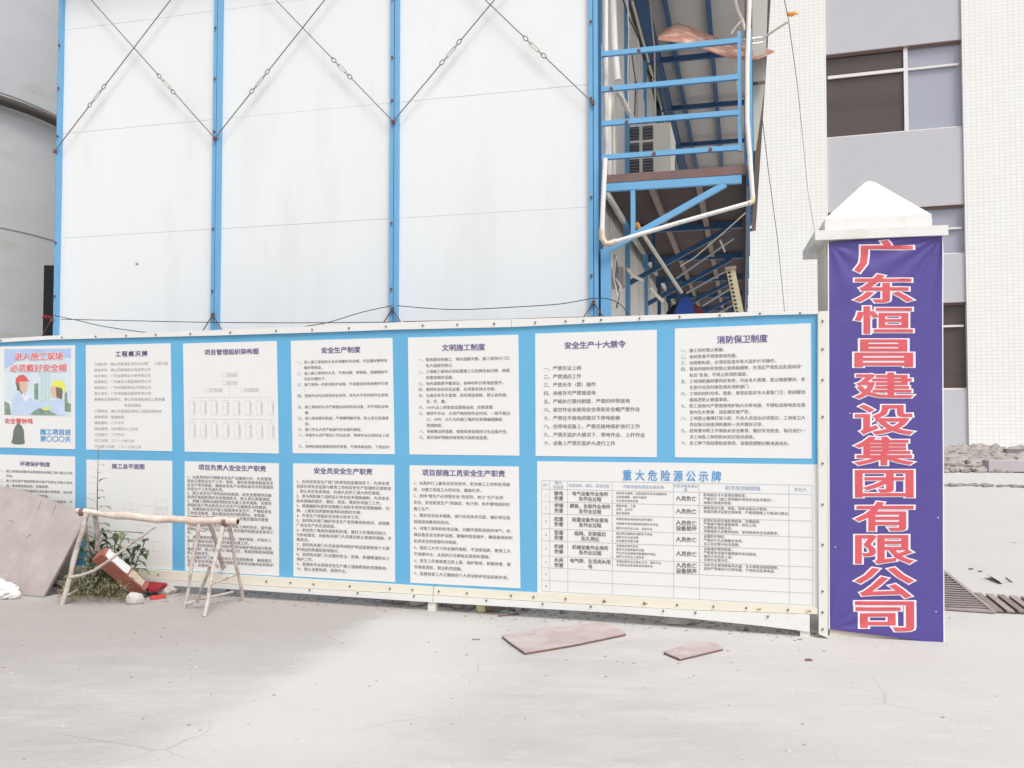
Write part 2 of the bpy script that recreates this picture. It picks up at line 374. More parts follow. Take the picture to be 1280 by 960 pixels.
# bracing: nodes at pixel places of the photo on the wall plane
nodes_hi = [ow(745, 128), ow(493, 152), ow(270, 173), ow(73, 189)]
nodes_lo = [ow(740, 378), ow(493, 386), ow(268, 393), ow(72, 400)]
def ZH(i): return sum(n[1] for n in nodes_hi)/4
zh = ZH(0); zl = sum(n[1] for n in nodes_lo)/4
def turnbuckle(parent, p, q, f):
    d = (q-p); a = d.normalized(); side = a.cross(NW).normalized(); m = p+d*f
    for k in (-.125, .125):
        ring = MB()
        pts = [m+a*k+(a*math.cos(t)*.030+side*math.sin(t)*.018)+NW*.004 for t in [i*math.pi/5 for i in range(11)]]
        ring.tube(pts, .0045, 5, cap=False); build(ring, 'eye_ring', M_wire, parent)
    tb = MB()
    for sd_ in (-1, 1): tb.tube([m-a*.06+side*sd_*.012, m+a*.06+side*sd_*.012], .0045, 5)
    for k in (-1, 1): tb.tube([m+a*k*.05, m+a*k*.105], .009, 6)
    build(tb, 'turnbuckle', mat('turnbuckle_zinc', (.42, .40, .38), .45, .1), parent)
def rod(p, q, f, r=.0052):
    a = (q-p).normalized(); m = p+(q-p)*f
    mb = MB().tube([p, m-a*.145], r, 6); mb.tube([m+a*.145, q], r, 6)
    o = build(mb, 'brace_rod', M_wire, off_); turnbuckle(o, p, q, f); return o
H_brace = 2.42
for b in range(3):
    zr = zh; o_r, o_l = .125, .135
    zr = nodes_hi[b][1]; zq = nodes_hi[b+1][1]
    rod(OW(b*BAY+.0, zr, o_r), OW((b+1)*BAY, 6.36, o_r), (.28, .28, .30)[b])
    rod(OW((b+1)*BAY, zq, o_l), OW(b*BAY, 6.36, o_l), (.30, .26, .27)[b])
for i in range(4):
    build(MB().box(OW(i*BAY, nodes_hi[i][1], .13), DL*.014, NW*.012, UP*.017), 'brace_plate', M_rust, off_)
    build(MB().box(OW(i*BAY, zl, .13), DL*.014, NW*.012, UP*.017), 'brace_plate', M_rust, off_)
    for sgn in (-1, 1):
        if (i == 3 and sgn == 1): continue
        p = OW(i*BAY, zl, .135); q = OW(i*BAY-sgn*.23, zl-.34, .135)
        build(MB().tube([p, q], .0055, 5), 'brace_rod', M_rust, off_)
# roof slab over the office
build(MB().box(C0+DL*2.925+DD*7.7+UP*(ROOF+.06), DL*3.2, DD*8.1, UP*.05), 'roof', M_panel, off_)
# small stain marks on the front wall
build(MB().blob(OW(4.85, 3.05, .061), (.02, .004, .012), 3, 2, .3), 'stain_patch', mat('ochre_stain', (.45, .33, .2)), off_)
# ---- side wall panels and columns along the walkway
NB = 8
for t in range(NB):
    for k in range(3):
        a = t*BAY+.06+k*(BAY-.08)/3; b_ = a+(BAY-.08)/3-.012
        for z0, z1 in ((.05, 3.42), (3.62, ROOF-.03)):
            build(MB().box(OS((a+b_)/2, (z0+z1)/2, .012+.006*((k+t) % 2)), DD*(b_-a)/2, DR*.018, UP*(z1-z0)/2), 'wall_panel', M_panel_side, off_)
    if t:
        build(MB().box(OS(t*BAY, ROOF/2, .045), DD*.03, DR*.035, UP*ROOF/2), 'column', M_blueshade if t > 2 else M_blue, off_)
# doors and windows of the upper gallery
for t in (1, 2, 4, 5, 6):
    dr = build(MB().box(OS(t*BAY+1.35, 4.62, .05), DD*.40, DR*.02, UP*1.0), 'door', mat('pale_door', (.62, .60, .58)), off_)
    build(MB().box(OS(t*BAY+1.05, 4.6, .09), DD*.015, DR*.025, UP*.05), 'handle', M_wire, dr)
# ---- walkway deck, its brackets and beams
WK = 1.37; ZD = 3.62
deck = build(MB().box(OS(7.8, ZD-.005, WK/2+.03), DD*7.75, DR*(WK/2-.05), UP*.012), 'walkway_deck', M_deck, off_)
for wv in (.50, .93):
    build(MB().bar(OS(.1, ZD-.05, wv), OS(15.5, ZD-.05, wv), .055, .05), 'joist', M_joist, off_)
build(MB().bar(OS(.03, 3.635, .05), OS(.03, 3.635, WK), .05, .075), 'end_channel', M_rustw, off_, label='rusty brown end channel of the walkway deck')
for t in range(NB+1):
    m_ = M_blue if t == 0 else M_blueshade
    T = t*BAY
    br = build(MB().bar(OS(T+.02, 3.555, .06), OS(T+.02, 3.555, WK-.06), .05, .07), 'bracket', m_, off_)
    build(MB().bar(OS(T+.02, 3.52, .345), OS(T+.02, 3.07, .345), .04, .042, up=DD), 'bracket_strut', m_, br)
    build(MB().bar(OS(T+.02, 2.955, .07), OS(T+.02, 3.52, 1.17), .05, .052), 'bracket_diagonal', m_, br)
build(MB().bar(OS(0, 3.55, WK), OS(15.6, 3.55, WK), .04, .14), 'edge_beam', M_blueshade, off_)
# ---- end railing facing the camera
rail = build(MB().bar(OS(0, 3.78, .035), OS(0, 4.90, .035), .06, .05, up=DD), 'railing_post', M_blue, off_)
rails_z = [4.80, 4.47, 4.15, 3.835]
build(MB().bar(OS(0, 3.80, WK-.07), OS(0, 4.88, WK-.07), .032, .04, up=DD), 'railing_post', M_blue, off_)
for z in rails_z:
    build(MB().bar(OS(-.002, z, .02), OS(-.002, z, WK-.085), .04, .045), 'rail', M_blue, off_)
for (wv, zi) in ((.42, 0), (.16, 1), (.3, 2), (.55, 3), (1.05, 3)):
    build(MB().blob(OS(-.0185, rails_z[zi]-.004, wv), (.026, .006, .019), zi*7+3, 2, .3), 'rust_patch', M_rust, off_)
# side railing running into depth and the outer posts
for z in (4.80, 4.35):
    build(MB().bar(OS(.1, z, WK), OS(15.6, z, WK), .035, .04), 'rail', M_blue, off_)
for t in range(NB+1):
    build(MB().bar(OS(t*BAY+.06, 3.55, WK+.015), OS(t*BAY+.06, 6.6, WK+.015), .05, .05, up=DD), 'railing_post', M_blue if t == 0 else M_blueshade, off_)
build(MB().bar(OS(.05, 4.92, WK+.012), OS(.05, 5.25, WK+.012), .056, .056, up=DD), 'rust_patch', M_rustw, off_)
# ---- canopy above the walkway
ZC = 6.35
for t in range(NB):
    build(MB().box(OS(t*BAY+BAY/2-.2, ZC+.02, .82), DD*(BAY/2-.006), DR*.80, UP*.015), 'canopy_sheet', M_ceiling, off_)
for wv in (.46, .95):
    build(MB().bar(OS(-.4, ZC-.06, wv), OS(15.5, ZC-.06, wv), .055, .07), 'purlin', M_blueshade, off_)
build(MB().bar(OS(-.4, ZC-.06, .20), OS(15.5, ZC-.06, .20), .13, .12), 'purlin', M_blueshade, off_)
build(MB().bar(OS(-.4, ZC-.10, .11), OS(15.5, ZC-.10, .11), .03, .05), 'trim_strip', M_cream, off_)
for t in range(NB+1):
    build(MB().bar(OS(t*BAY+.01, ZC-.10, .1), OS(t*BAY+.01, ZC-.10, 1.58), .05, .07), 'canopy_beam', M_blueshade, off_)
build(MB().bar(OS(-.4, ZC-.05, 1.60), OS(15.5, ZC-.05, 1.60), .10, .20), 'canopy_edge', M_joist, off_)
build(MB().bar(OS(-.4, ZC-.02, 1.49), OS(15.5, ZC-.02, 1.49), .04, .08), 'purlin', M_blueshade, off_)
# corrugated light panel hanging on the outer edge at the near end
for q, (wa, wb, za, zb) in enumerate(((1.42, 1.60, 4.55, 6.4), (1.42, 1.53, 3.9, 4.55))):
    pts = [OS(.35, za, wa), OS(.35, za, wb-(.07 if q == 0 else .09)), OS(.45, zb, wb), OS(.45, zb, wa)]
    build(MB().prism(pts, DD*.02), 'edge_sheet', mat('grey_edge_sheet', (.46, .45, .42), .7, .05), off_)

# ---- things on the side wall
ac = thing('air_conditioner', OS(2.05, 3.95, .25), 'cream air conditioner unit with dark grille squares behind the blue end railing', 'air conditioner')
A0 = OS(1.95, 4.36, .04)          # near face lower left reference
build(MB().box(OS(2.35, 4.36, .30), DD*.38, DR*.24, UP*.40), 'casing', M_ac, ac)
for i in range(2):
    for j in range(4):
        g_ = build(MB().box(OS(1.968, 4.66-j*.185, .13+i*.155), DD*.006, DR*.058, UP*.076), 'grille_opening', M_acd, ac)
        lv = MB()
        for k in range(4): lv.box(OS(1.958, 4.66-j*.185-.055+k*.036, .13+i*.155), DD*.004, DR*.055, UP*.004)
        build(lv, 'louvre', mat('louvre_grey', (.26, .26, .27)), g_)
build(MB().bar(OS(2.0, 3.94, .06), OS(2.0, 3.94, .54), .04, .04), 'mounting_bracket', M_blueshade, ac)
jb = thing('junction_box', OS(1.2, 2.95, .1), 'grey junction box on the lower side wall with cream conduits', 'junction box')
build(MB().box(OS(.75, 2.83, .10), DD*.10, DR*.06, UP*.095), 'box_body', mat('grey_box', (.40, .36, .36)), jb)
build(MB().box(OS(.75, 2.83, .165), DD*.085, DR*.004, UP*.08), 'box_cover', mat('grey_box_cover', (.46, .43, .42)), jb)
def px_tube(pts, Y, r, name, m, label, cat, group=None, n=6):
    P = [AY(a, b, (Y if not isinstance(Y, (list, tuple)) else Y[i])) for i, (a, b) in enumerate(pts)]
    return single(MB().tube(P, r, n), name, m, label, cat, group)
px_tube([(784, 336), (792, 345), (803, 350)], [8.95, 9.2, 9.6], .018, 'conduit', M_cream, 'short cream conduit bending out of the grey junction box', 'conduit')
px_tube([(812, 358), (818, 366), (828, 376)], [10.2, 10.4, 10.6], .022, 'conduit', M_cream, 'cream conduit behind the second blue diagonal, low on the side wall', 'conduit')
px_tube([(757, 0), (757, 60), (757, 108), (758, 200)], 8.3, .026, 'downpipe', M_pvc, 'wide white downpipe in the upper corner beside the blue corner column', 'pipe')
px_tube([(766, -4), (768, 55), (771, 90), (772, 100)], 8.5, .034, 'downpipe', M_pvc, 'thick white pipe right of the upper corner downpipe, above the railing', 'pipe')
px_tube([(762, 224), (761, 150), (763, 118), (770, 113), (777, 122), (786, 141)], [8.6, 8.6, 8.6, 8.7, 8.8, 8.9], .026, 'hose', M_pvc, 'bent cream drain pipe with a top elbow behind the second rail', 'pipe')
px_tube([(768, 223), (767, 150), (766, 120)], [8.9]*3, .018, 'hose', M_cream, 'thin cream pipe standing behind the bent drain pipe', 'pipe')
cables = [([(784, -3), (786, 40), (785, 90), (786, 145)], 8.9, .007, M_pvc, 'white'), ([(778, -3), (786, 22), (800, 52), (806, 75)], 9.0, .007, M_cable, 'black'),
 ([(781, -3), (788, 26), (796, 44), (799, 62)], 9.1, .010, M_cream, 'cream'), ([(789, 60), (792, 85), (795, 105), (793, 144)], 9.2, .006, M_cable, 'black'),
 ([(812, 0), (818, 60), (819, 130), (822, 200)], 10.2, .009, M_straw, 'pale'), ([(815, 45), (822, 90), (835, 150), (846, 215)], 10.6, .010, M_wire, 'dark grey'),
 ([(808, 88), (818, 100), (828, 150), (838, 185)], 10.2, .006, M_cable, 'black')]
lab = ['white cable hanging straight down left of the cream air conditioner top', 'black cable crossing diagonally from the upper left behind the top rail',
 'cream cable running beside the diagonal black one under the eaves', 'black cable dangling between the first and third rails', 'pale cable running down the far side wall right of the air conditioner',
 'dark grey cable slanting down along the side wall to the deck', 'thin black cable curving over the right edge of the air conditioner']
for (pts, Y, r, m_, _), lb in zip(cables, lab): px_tube(pts, Y, r, 'hanging_cable', m_, lb, 'cable', 'cables on the office side wall')
for k, pts in enumerate(([(762, 317), (766, 340), (770, 360), (772, 378)], [(768, 318), (772, 336), (769, 350), (774, 366), (771, 385)], [(770, 320), (767, 345), (776, 358), (772, 372)])):
    px_tube(pts, 8.35, .010, 'cable_bundle_strand', M_straw if k != 1 else M_wire,
        ['outer pale cable strand tangled below the lower elbow of the white pipe', 'dark twisted strand in the middle of the tangle beside the blue post', 'innermost pale strand of the tangle left of the grey junction box'][k], 'cable', 'tangled cables by the blue corner post')
# ---- white PVC drain pipe in front of the walkway end
pp = thing('drain_pipe', OS(-.15, 2.96, .1), 'white plastic drain pipe with orange tinted elbow sloping across the walkway bracket', 'pipe')
PY = 8.0
build(MB().tube([AY(756.5, 198, PY), AY(754, 250, PY), AY(752.5, 291, PY)], .022, 12), 'pipe_length', M_pvc, pp)
build(MB().tube([AY(752.5, 287, PY), AY(752.8, 298, PY), AY(757, 304.5, PY-.01), AY(763, 304.5, PY-.01), AY(770, 301.5, PY-.01)], .028, 12), 'elbow', M_pvcelbow, pp)
build(MB().tube([AY(768, 302.5, PY-.01), AY(850, 278, PY-.1), AY(939, 253, PY-.2)], .020, 12), 'pipe_length', M_pvc, pp)
build(MB().tube([AY(936, 254, PY-.2), AY(940.5, 252, PY-.2), AY(941, 246, PY-.2)], .024, 10), 'elbow', mat('yellowish_elbow', (.75, .70, .45)), pp)
build(MB().tube([AY(941, 248, PY-.2), AY(937.5, 200, PY-.2), AY(934, 150, PY-.2), AY(934, 80, PY-.2), AY(937, -5, PY-.2)], .021, 12), 'pipe_length', M_pvc, pp)
# ---- leaning pipe, perforated strip, clothes below the deck
lp = thing('leaning_pole', AY(852, 366, 8.7), 'pale plastic pole with orange tip leaning under the walkway bracket', 'pole')
build(MB().tube([AY(796, 281, 8.25), AY(825, 325, 8.5), AY(852, 366, 8.7)], [.019, .018, .017], 10), 'pole_shaft', M_straw, lp)
build(MB().tube([AY(795.5, 279, 8.245), AY(799, 286, 8.27)], .022, 10), 'pole_tip', M_orange, lp)
pst = thing('perforated_strip', AY(928, 396, 8.9), 'pale yellow perforated metal strip standing upright behind the hoarding top', 'metal strip')
a_, b_ = AY(913, 336, 8.7), AY(932, 430, 8.9)
build(MB().bar(a_, b_, .085, .012, up=NW), 'strip_body', M_yellow, pst)
hole = MB().box((0, 0, 0), (.012, 0, 0), (0, .004, 0), (0, 0, .0075)).mesh('slot', M_dark)
for k in range(13):
    inst('slot', hole, pst, a_+(b_-a_)*(.05+k*.052)-DR*.018+NW*.012)
build(MB().bar(AY(906, 336, 8.68), AY(920, 334, 8.68), .02, .03), 'strip_cap', M_joist, pst)
cl = MB()
P = [AY(x, y, 8.6) for x, y in ((846, 400), (846, 386), (851, 376), (858, 370), (864, 376), (868, 388), (868, 400))]
cl.prism(P, V((0, .16, 0)))
o = single(cl, 'blue_cloth', M_bluecloth, 'royal blue cloth hanging from the foot of the leaning pole', 'cloth')
cl = MB()
P = [AY(x, y, 8.8) for x, y in ((834, 400), (835, 389), (841, 382), (847, 378), (852, 384), (852, 400))]; cl.prism(P, V((0, .1, 0)))
single(cl, 'dark_cloth', M_dark, 'black cloth bundle left of the royal blue cloth', 'cloth')
cl = MB()
P = [AY(x, y, 8.75) for x, y in ((864, 400), (866, 380), (875, 383), (880, 391), (881, 400))]; cl.prism(P, V((0, .1, 0)))
single(cl, 'dark_red_cloth', M_darkred, 'dark red cloth right of the royal blue cloth', 'cloth')
px_tube([(850, 333), (868, 322), (905, 290), (932, 266)], [8.5, 8.4, 8.3, 8.2], .006, 'slack_cord', M_straw, 'thin slack pale cord sagging under the white drain pipe', 'cord')
for k, (p1, p2, lb) in enumerate((((845, 348), (917, 298), 'grey brace bar crossing nearest below the deck bracket'), ((858, 366), (914, 335), 'thin grey brace bar behind the top of the perforated strip'),
        ((878, 382), (914, 360), 'grey brace bar meeting the middle of the perforated strip'), ((893, 394), (918, 380), 'lowest grey brace bar just above the hoarding'))):
    px_tube([p1, p2], [9.9+k*1.6, 9.7+k*1.6], .012+.002*k, 'brace_bar', mat('grey_brace', (.40, .42, .46)), lb, 'brace bar', 'brace bars under the walkway')
tg = single(MB().bar(AY(900, 300, 8.6), AY(906, 315, 8.6), .03, .01), 'paper_tag', M_straw, 'torn cream paper tag tied to the brace under the deck', 'tag')
# ---- tarpaulin sheet on the railing
tp = MB()
prof = [((823, 46), (823, 50)), ((835, 36), (838, 52)), ((847, 30), (853, 54)), ((862, 34), (870, 58)), ((880, 42), (886, 64)), ((900, 50), (902, 70)), ((920, 55), (918, 74)), ((938, 58), (934, 76)), ((955, 61), (948, 74)), ((968, 65), (967, 66))]
n = len(prof); vs = []
NR = 5
rr = random.Random(5)
for i, (a, b) in enumerate(prof):
    for k in range(NR):
        f = k/(NR-1); px_ = a[0]+(b[0]-a[0])*f; py_ = a[1]+(b[1]-a[1])*f
        vs.append(AY(px_, py_, 8.75-.75*f+rr.uniform(-.05, .05)))
fs = [(i*NR+k, (i+1)*NR+k, (i+1)*NR+k+1, i*NR+k+1) for i in range(n-1) for k in range(NR-1)]
top = [v+UP*.012 for v in vs]
tp.add(vs, fs); tp.add(top, [f[::-1] for f in fs])
edge = [i*NR for i in range(n)]+[(n-1)*NR+k for k in range(1, NR)]+[i*NR+NR-1 for i in range(n-2, -1, -1)]+[k for k in range(NR-2, 0, -1)]
for i in range(len(edge)):
    a, b = edge[i], edge[(i+1) % len(edge)]; tp.add([vs[a], vs[b], top[b], top[a]], [(0, 1, 2, 3)])
single(tp, 'brown_sheet', M_tarp, 'crumpled reddish brown sheet lying over the top rail of the walkway end', 'sheet')
px_tube([(918, -3), (922, 14), (928, 26), (931, 38)], 8.1, .016, 'rope', M_straw, 'pale rope hanging down inside the outer white pipe at the top', 'rope', 'pale ropes at the canopy corner')
px_tube([(926, 27), (918, 36), (914, 43)], 8.1, .012, 'rope', M_straw, 'short pale rope end tied above the right end of the top rail', 'rope', 'pale ropes at the canopy corner')
px_tube([(954, 48), (968, 38), (985, 27)], [8.0, 7.9, 7.8], .011, 'rope', M_straw, 'pale stick reaching from the canopy edge towards the orange tape', 'stick')
px_tube([(915, 52), (935, 49), (952, 47), (956, 52), (945, 55), (925, 54)], 8.0, .011, 'rope', M_pvc, 'white rope loop wound round the outer walkway post', 'rope', 'pale ropes at the canopy corner')
px_tube([(919, 80), (921, 105), (925, 130)], 8.1, .004, 'string', M_pvc, 'white string hanging below the brown sheet', 'string')
tb = MB(); tb.blob(AY(987, 18, 7.8), (.03, .02, .02), 4, 2, .35); tb.blob(AY(993, 17, 7.8), (.035, .015, .014), 5, 2, .35)
single(tb, 'orange_tape', M_orange, 'knot of orange tape on the black overhead wire beside the cream building', 'tape')
# overhead wires to the right of the office
def wire(pts, Ys, r, m_, lb, group, name='wire'):
    P = [AY(a, b, Y) for (a, b), Y in zip(pts, Ys)]
    Q = []
    for i in range(len(P)-1):
        for k in range(6): Q.append(P[i].lerp(P[i+1], k/6))
    Q.append(P[-1]); return single(MB().tube(Q, r, 5), name, m_, lb, 'wire', group)
wire([(979, -8), (985, 22), (996, 100), (1003, 168)], [7.6, 7.8, 9.5, 11], .0035, M_cable, 'black wire dropping past the orange tape over the cream facade', None)
wire([(1003, 168), (1010, 240), (1022, 310)], [11, 12, 13], .006, M_pvc, 'pale lower run of the wire over the cream facade beside the grey strip', None)
wire([(953, 150), (960, 210), (972, 300), (981, 392)], [8.0, 8.6, 10, 12], .0035, M_cable, 'black wire slanting down the cream facade right of the walkway', None)
# cables along the hoarding top tied to office columns
wl = 'wires strung between the office columns'
P3 = lambda px, py: on_plane(px, py, C0+NW*.25, NW)
def wire2(pts, lb, r=.004):
    P = [P3(a, b) for a, b in pts]; Q = []
    for i in range(len(P)-1):
        p0 = P[max(i-1, 0)]; p1 = P[i]; p2 = P[i+1]; p3 = P[min(i+2, len(P)-1)]
        for k in range(5):
            t = k/5; Q.append(.5*((2*p1)+(p2-p0)*t+(2*p0-5*p1+4*p2-p3)*t*t+(-p0+3*p1-3*p2+p3)*t**3))
    Q.append(P[-1]); return single(MB().tube(Q, r, 5), 'wire', M_cable, lb, 'wire', wl)
wire2([(66, 394), (95, 400), (130, 408), (185, 416), (200, 417)], 'thin wire dropping from the leftmost column to the hoarding top')
wire2([(76, 399), (165, 401), (268, 403), (380, 403.5), (500, 402.5)], 'long level wire from the leftmost column to the third column')
wire2([(375, 409), (410, 403), (450, 391), (490, 382)], 'wire rising from the hoarding top to the third column')
wire2([(496, 382), (530, 385), (575, 387), (640, 384), (700, 380), (742, 373), (765, 375), (780, 385), (787, 400)], 'sagging wire from the third column round the blue corner post')
wire2([(504, 402), (600, 400), (700, 397), (790, 395)], 'low wire just above the hoarding top right of the third column')
tw = MB().blob(OW(3*BAY+.05, zl+.03, .15), (.05, .02, .016), 8, 2, .3)
single(tw, 'red_tie', M_crimson, 'dark pink rag tied on the wires at the leftmost column', 'rag')

# ================================================================== SILO
SC = V((-.70*15.2, 15.2, 0)); SR = 2.98
silo = thing('silo', SC, 'tall pale grey round silo with moss streaks and a dark ring pipe', 'silo')
for k in range(10):
    z0 = .15+k*1.06; mb = MB(); ns = 72; r = SR-.012*(k % 2)
    vs = []
    for z in (z0, z0+1.06):
        for i in range(ns): t = 2*math.pi*i/ns; vs.append(SC+V((r*math.cos(t), r*math.sin(t), z)))
    mb.add(vs, [(i, (i+1) % ns, ns+(i+1) % ns, ns+i) for i in range(ns)], True)
    build(mb, 'shell_ring', M_silo, silo)
build(MB().tube([SC+UP*.0, SC+UP*.3], SR+.05, 48), 'foundation', M_stone, silo)
build(MB().tube([SC+UP*10.75, SC+UP*12.3], [SR, .3], 48), 'cone_roof', M_silo, silo)
ZP = 6.35
pts = [SC+V(((SR+.10)*math.cos(2*math.pi*i/72), (SR+.10)*math.sin(2*math.pi*i/72), ZP)) for i in range(73)]
build(MB().tube(pts, .075, 10, cap=False), 'ring_pipe', M_silod, silo)
for a in (-1.15, -.55, -.02):
    p = SC+V(((SR+.06)*math.cos(a), (SR+.06)*math.sin(a), ZP+.17))
    build(MB().box(p, (.05, 0, 0), (0, .05, 0), (0, 0, .16)), 'pipe_bracket', M_wire, silo)
bp = AY(66, 420, 10.6)
single(MB().box(V((bp.x-.01, 10.6, 1.62)), (.095, 0, 0), (0, .03, 0), (0, 0, 1.62)), 'dark_gap_panel', M_dark, 'added black panel standing in for the dark gap between the silo and the office', 'panel')  # added black sheet, stands in for the dark gap beside the office

# ================================================================== CREAM FACTORY BUILDING
F0 = AY(1240, 566, 34.0); F0.z = 0
def fp(px, py, off=0.):
    return on_plane(px, py, F0+NF*off, NF)
def fq(px, py):
    p = fp(px, py); return ((p-F0).dot(DF), p.z)
def FP(u, z, off=0.): return F0+DF*u+UP*z+NF*off
def fbox(u0, u1, z0, z1, off, th):
    return MB().box(FP((u0+u1)/2, (z0+z1)/2, off-th/2), DF*(u1-u0)/2, NF*th/2, UP*(z1-z0)/2)
fac = thing('factory_building', F0+NF*-3, 'tall cream tiled building with a lilac grey window strip at the right', 'building')
uL = fq(1034, 200)[0]; uR = fq(1206, 250)[0]
u_left = fq(840, 300)[0]; TOPF = 30
build(fbox(u_left, uL, 0, TOPF, 0, .5), 'tiled_wall', M_tile, fac)
build(fbox(uR, uR+22, 0, TOPF, 0, .5), 'tiled_wall', M_tile, fac)
build(MB().box(FP((u_left+uR+22)/2, TOPF/2, -6), DF*(uR+22-u_left)/2, NF*5.4, UP*TOPF/2), 'building_core', M_lilac, fac)
def zf(px, py): return fq(px, py)[1]
wins = [(zf(1118, 57), zf(1118, 164.5)), (zf(1190, 255), zf(1190, 317)), (zf(1190, 377.5), zf(1190, 487))]
wall = wins_sorted = sorted(wins, key=lambda w_: w_[0])
RB = -.28
# spandrels of lilac render
segs = []; z = 0
lo = [(min(a, b), max(a, b)) for a, b in wins]; lo.sort(key=lambda q: q[0])
cur = 0
for a, b in lo:
    segs.append((cur, a)); cur = b
segs.append((cur, TOPF))
for a, b in segs:
    build(fbox(uL, uR, a, b, RB+.16, .3), 'rendered_strip', M_lilac, fac)
um = uL+(uR-uL)*.60
for i, (a, b) in enumerate(lo):
    fr = build(MB().box(FP((uL+uR)/2, b-.05, RB+.0), DF*(uR-uL)/2, NF*.05, UP*.045), 'lintel_shadow_strip', mat('lintel_shadow_brown', (.20, .13, .11)), fac)  # dark strip painted as the shadow line under the lintel
    mb = MB(); tz = b-(b-a)*(.265 if i != 1 else .46)
    mb.box(FP(um, (a+b)/2, RB), DF*.075, NF*.05, UP*(b-a)/2*.999)
    mb.box(FP((uL+um)/2, tz, RB), DF*(um-uL-.15)/2, NF*.045, UP*.06)
    mb.box(FP((uR+um)/2, tz-.01, RB), DF*(uR-um-.15)/2, NF*.045, UP*.04)
    mb.box(FP((uL+uR)/2, a+.035, RB-.002), DF*(uR-uL)/2, NF*.04, UP*.035)
    build(mb, 'mullion', M_alu, fr)
    gl, gr = (M_brownglass, M_greyglass)
    if i == 0: gr = M_brownglass
    if i == 1: gl = M_greyglass
    for (u0, u1, g_) in ((uL, um, gl), (um, uR, gr)):
        for (za, zb) in ((a, tz), (tz, b)):
            build(fbox(u0+.01, u1-.01, za+.01, zb-.01, RB-.08, .02), 'pane', g_, fr)
# dark plinth at its foot
build(fbox(u_left, uR+22, 0, .16, .06, .06), 'plinth', M_lilac, fac)

# ================================================================== HOARDING (NOTICE BOARD)
TB = math.atan(FPX/3610)
DB = V((math.cos(TB), -math.sin(TB), 0)); NB_ = V((-math.sin(TB), -math.cos(TB), 0))
B0 = G(1030, 797)
def bw(px, py, off=0.): return on_plane(px, py, B0+NB_*off, NB_)
board = thing('notice_board', V((bw(500, 760).x, bw(500, 760).y, 0)), 'long blue hoarding with white printed site notices in a pale steel frame', 'notice board')
Tl = [(-60, 427), (60, 420), (268, 413), (390, 408), (500, 403), (640, 399), (780, 395.3), (960, 389.5), (1022, 390.5)]
Ul = [(-60, 432), (60, 424.7), (268, 419.7), (390, 416), (500, 412), (640, 409), (780, 402.5), (960, 394), (1022, 392.8)]
Vl = [(-60, 700), (180, 711), (320, 719.5), (510, 731), (671, 740.5)]
Wl = [(850, 750), (1023, 759)]
Xl = [(-60, 711), (180, 722), (320, 731), (560, 744), (640, 749), (850, 761), (1023, 767)]
Yl = [(-60, 719), (180, 729), (320, 737), (560, 753), (640, 757.5), (780, 765.5), (860, 771.5), (960, 782), (1012, 788.5)]
def lerp_line(L_, x):
    for i in range(len(L_)-1):
        if x <= L_[i+1][0] or i == len(L_)-2:
            a, b = L_[i], L_[i+1]; return a[1]+(b[1]-a[1])*(x-a[0])/(b[0]-a[0])
def bpoly(pts, off, th):   # polygon on the board plane, its front face 'off' proud, thickness th
    return MB().prism([bw(a, b)+NB_*off for a, b in pts], -NB_*th)
def band(L1, L2, off, th, xs_):
    mb = MB()
    for i in range(len(xs_)-1):
        x0, x1 = xs_[i], xs_[i+1]
        q = [bw(x0, lerp_line(L1, x0)), bw(x1, lerp_line(L1, x1)), bw(x1, lerp_line(L2, x1)), bw(x0, lerp_line(L2, x0))]
        mb.hexa([p+NB_*off for p in q], [p+NB_*(off-th) for p in q])
    return mb
film = [(a, b-1.5) for a, b in Ul]+[(1023, 585), (700, 582), (671, 582)]+[(671, 741.5)]+[(a, b+1) for a, b in Vl[::-1][1:]]
# the film in vertical strips, so that it stays planar and neat
Vf = [(a, b+1) for a, b in Vl]
build(band([(a, b-1.5) for a, b in Ul], Vf, 0, .012, [-60, 60, 180, 268, 320, 390, 500, 560, 640, 672]), 'printed_film', M_filmblue, board)
build(band([(a, b-1.5) for a, b in Ul], [(672, 584), (1022, 586)], 0, .012, [672, 780, 870, 960, 1022]), 'printed_film', M_filmblue, board)
build(band([(672, 584), (1022, 586)], [(672, 741), (850, 751), (1023, 760)], -.001, .010, [672, 780, 870, 960, 1022]), 'backing_sheet', M_white, board)
build(band(Tl, Ul, .018, .05, [-60, 60, 180, 268, 390, 500, 640]), 'frame_rail', M_white, board)
build(band(Tl, Ul, .016, .05, [640.6, 780, 960, 1022]), 'frame_rail', M_white, board)
full = Vl+Wl
build(band(full, Xl, .020, .05, [-60, 60, 180, 320, 420, 542.6]), 'frame_rail', M_cream, board, label='cream painted bottom rail with rusty screws')
build(band(full, Xl, .018, .05, [543.4, 640, 740, 850, 950, 1022.5]), 'frame_rail', M_cream, board, label='cream painted bottom rail with rusty screws')
build(band([(a, b+.6) for a, b in Xl], Yl, .034, .03, [-60, 60, 180, 320, 420, 542.6]), 'lower_lip', M_white, board)
build(band([(a, b+.6) for a, b in Xl], Yl, .032, .03, [543.4, 640, 700, 780, 860, 910, 960, 1012]), 'lower_lip', M_white, board)
# end post and feet
q = [bw(1022.6, 390), bw(1034.8, 389), bw(1034.5, 796), bw(1023.3, 791)]
q[2].z = max(0.005, q[2].z); q[3].z = q[2].z+.02
build(MB().hexa([p+NB_*.03 for p in q], [p-NB_*.05 for p in q]), 'end_post', M_post, board)
for px_ in (150, 541, 1005):
    g0 = bw(px_, 700); base = V((g0.x, g0.y, 0)); 
    build(MB().box(base+UP*.05-NB_*.004, DB*.030, NB_*.025, UP*.05), 'foot', M_post, board)
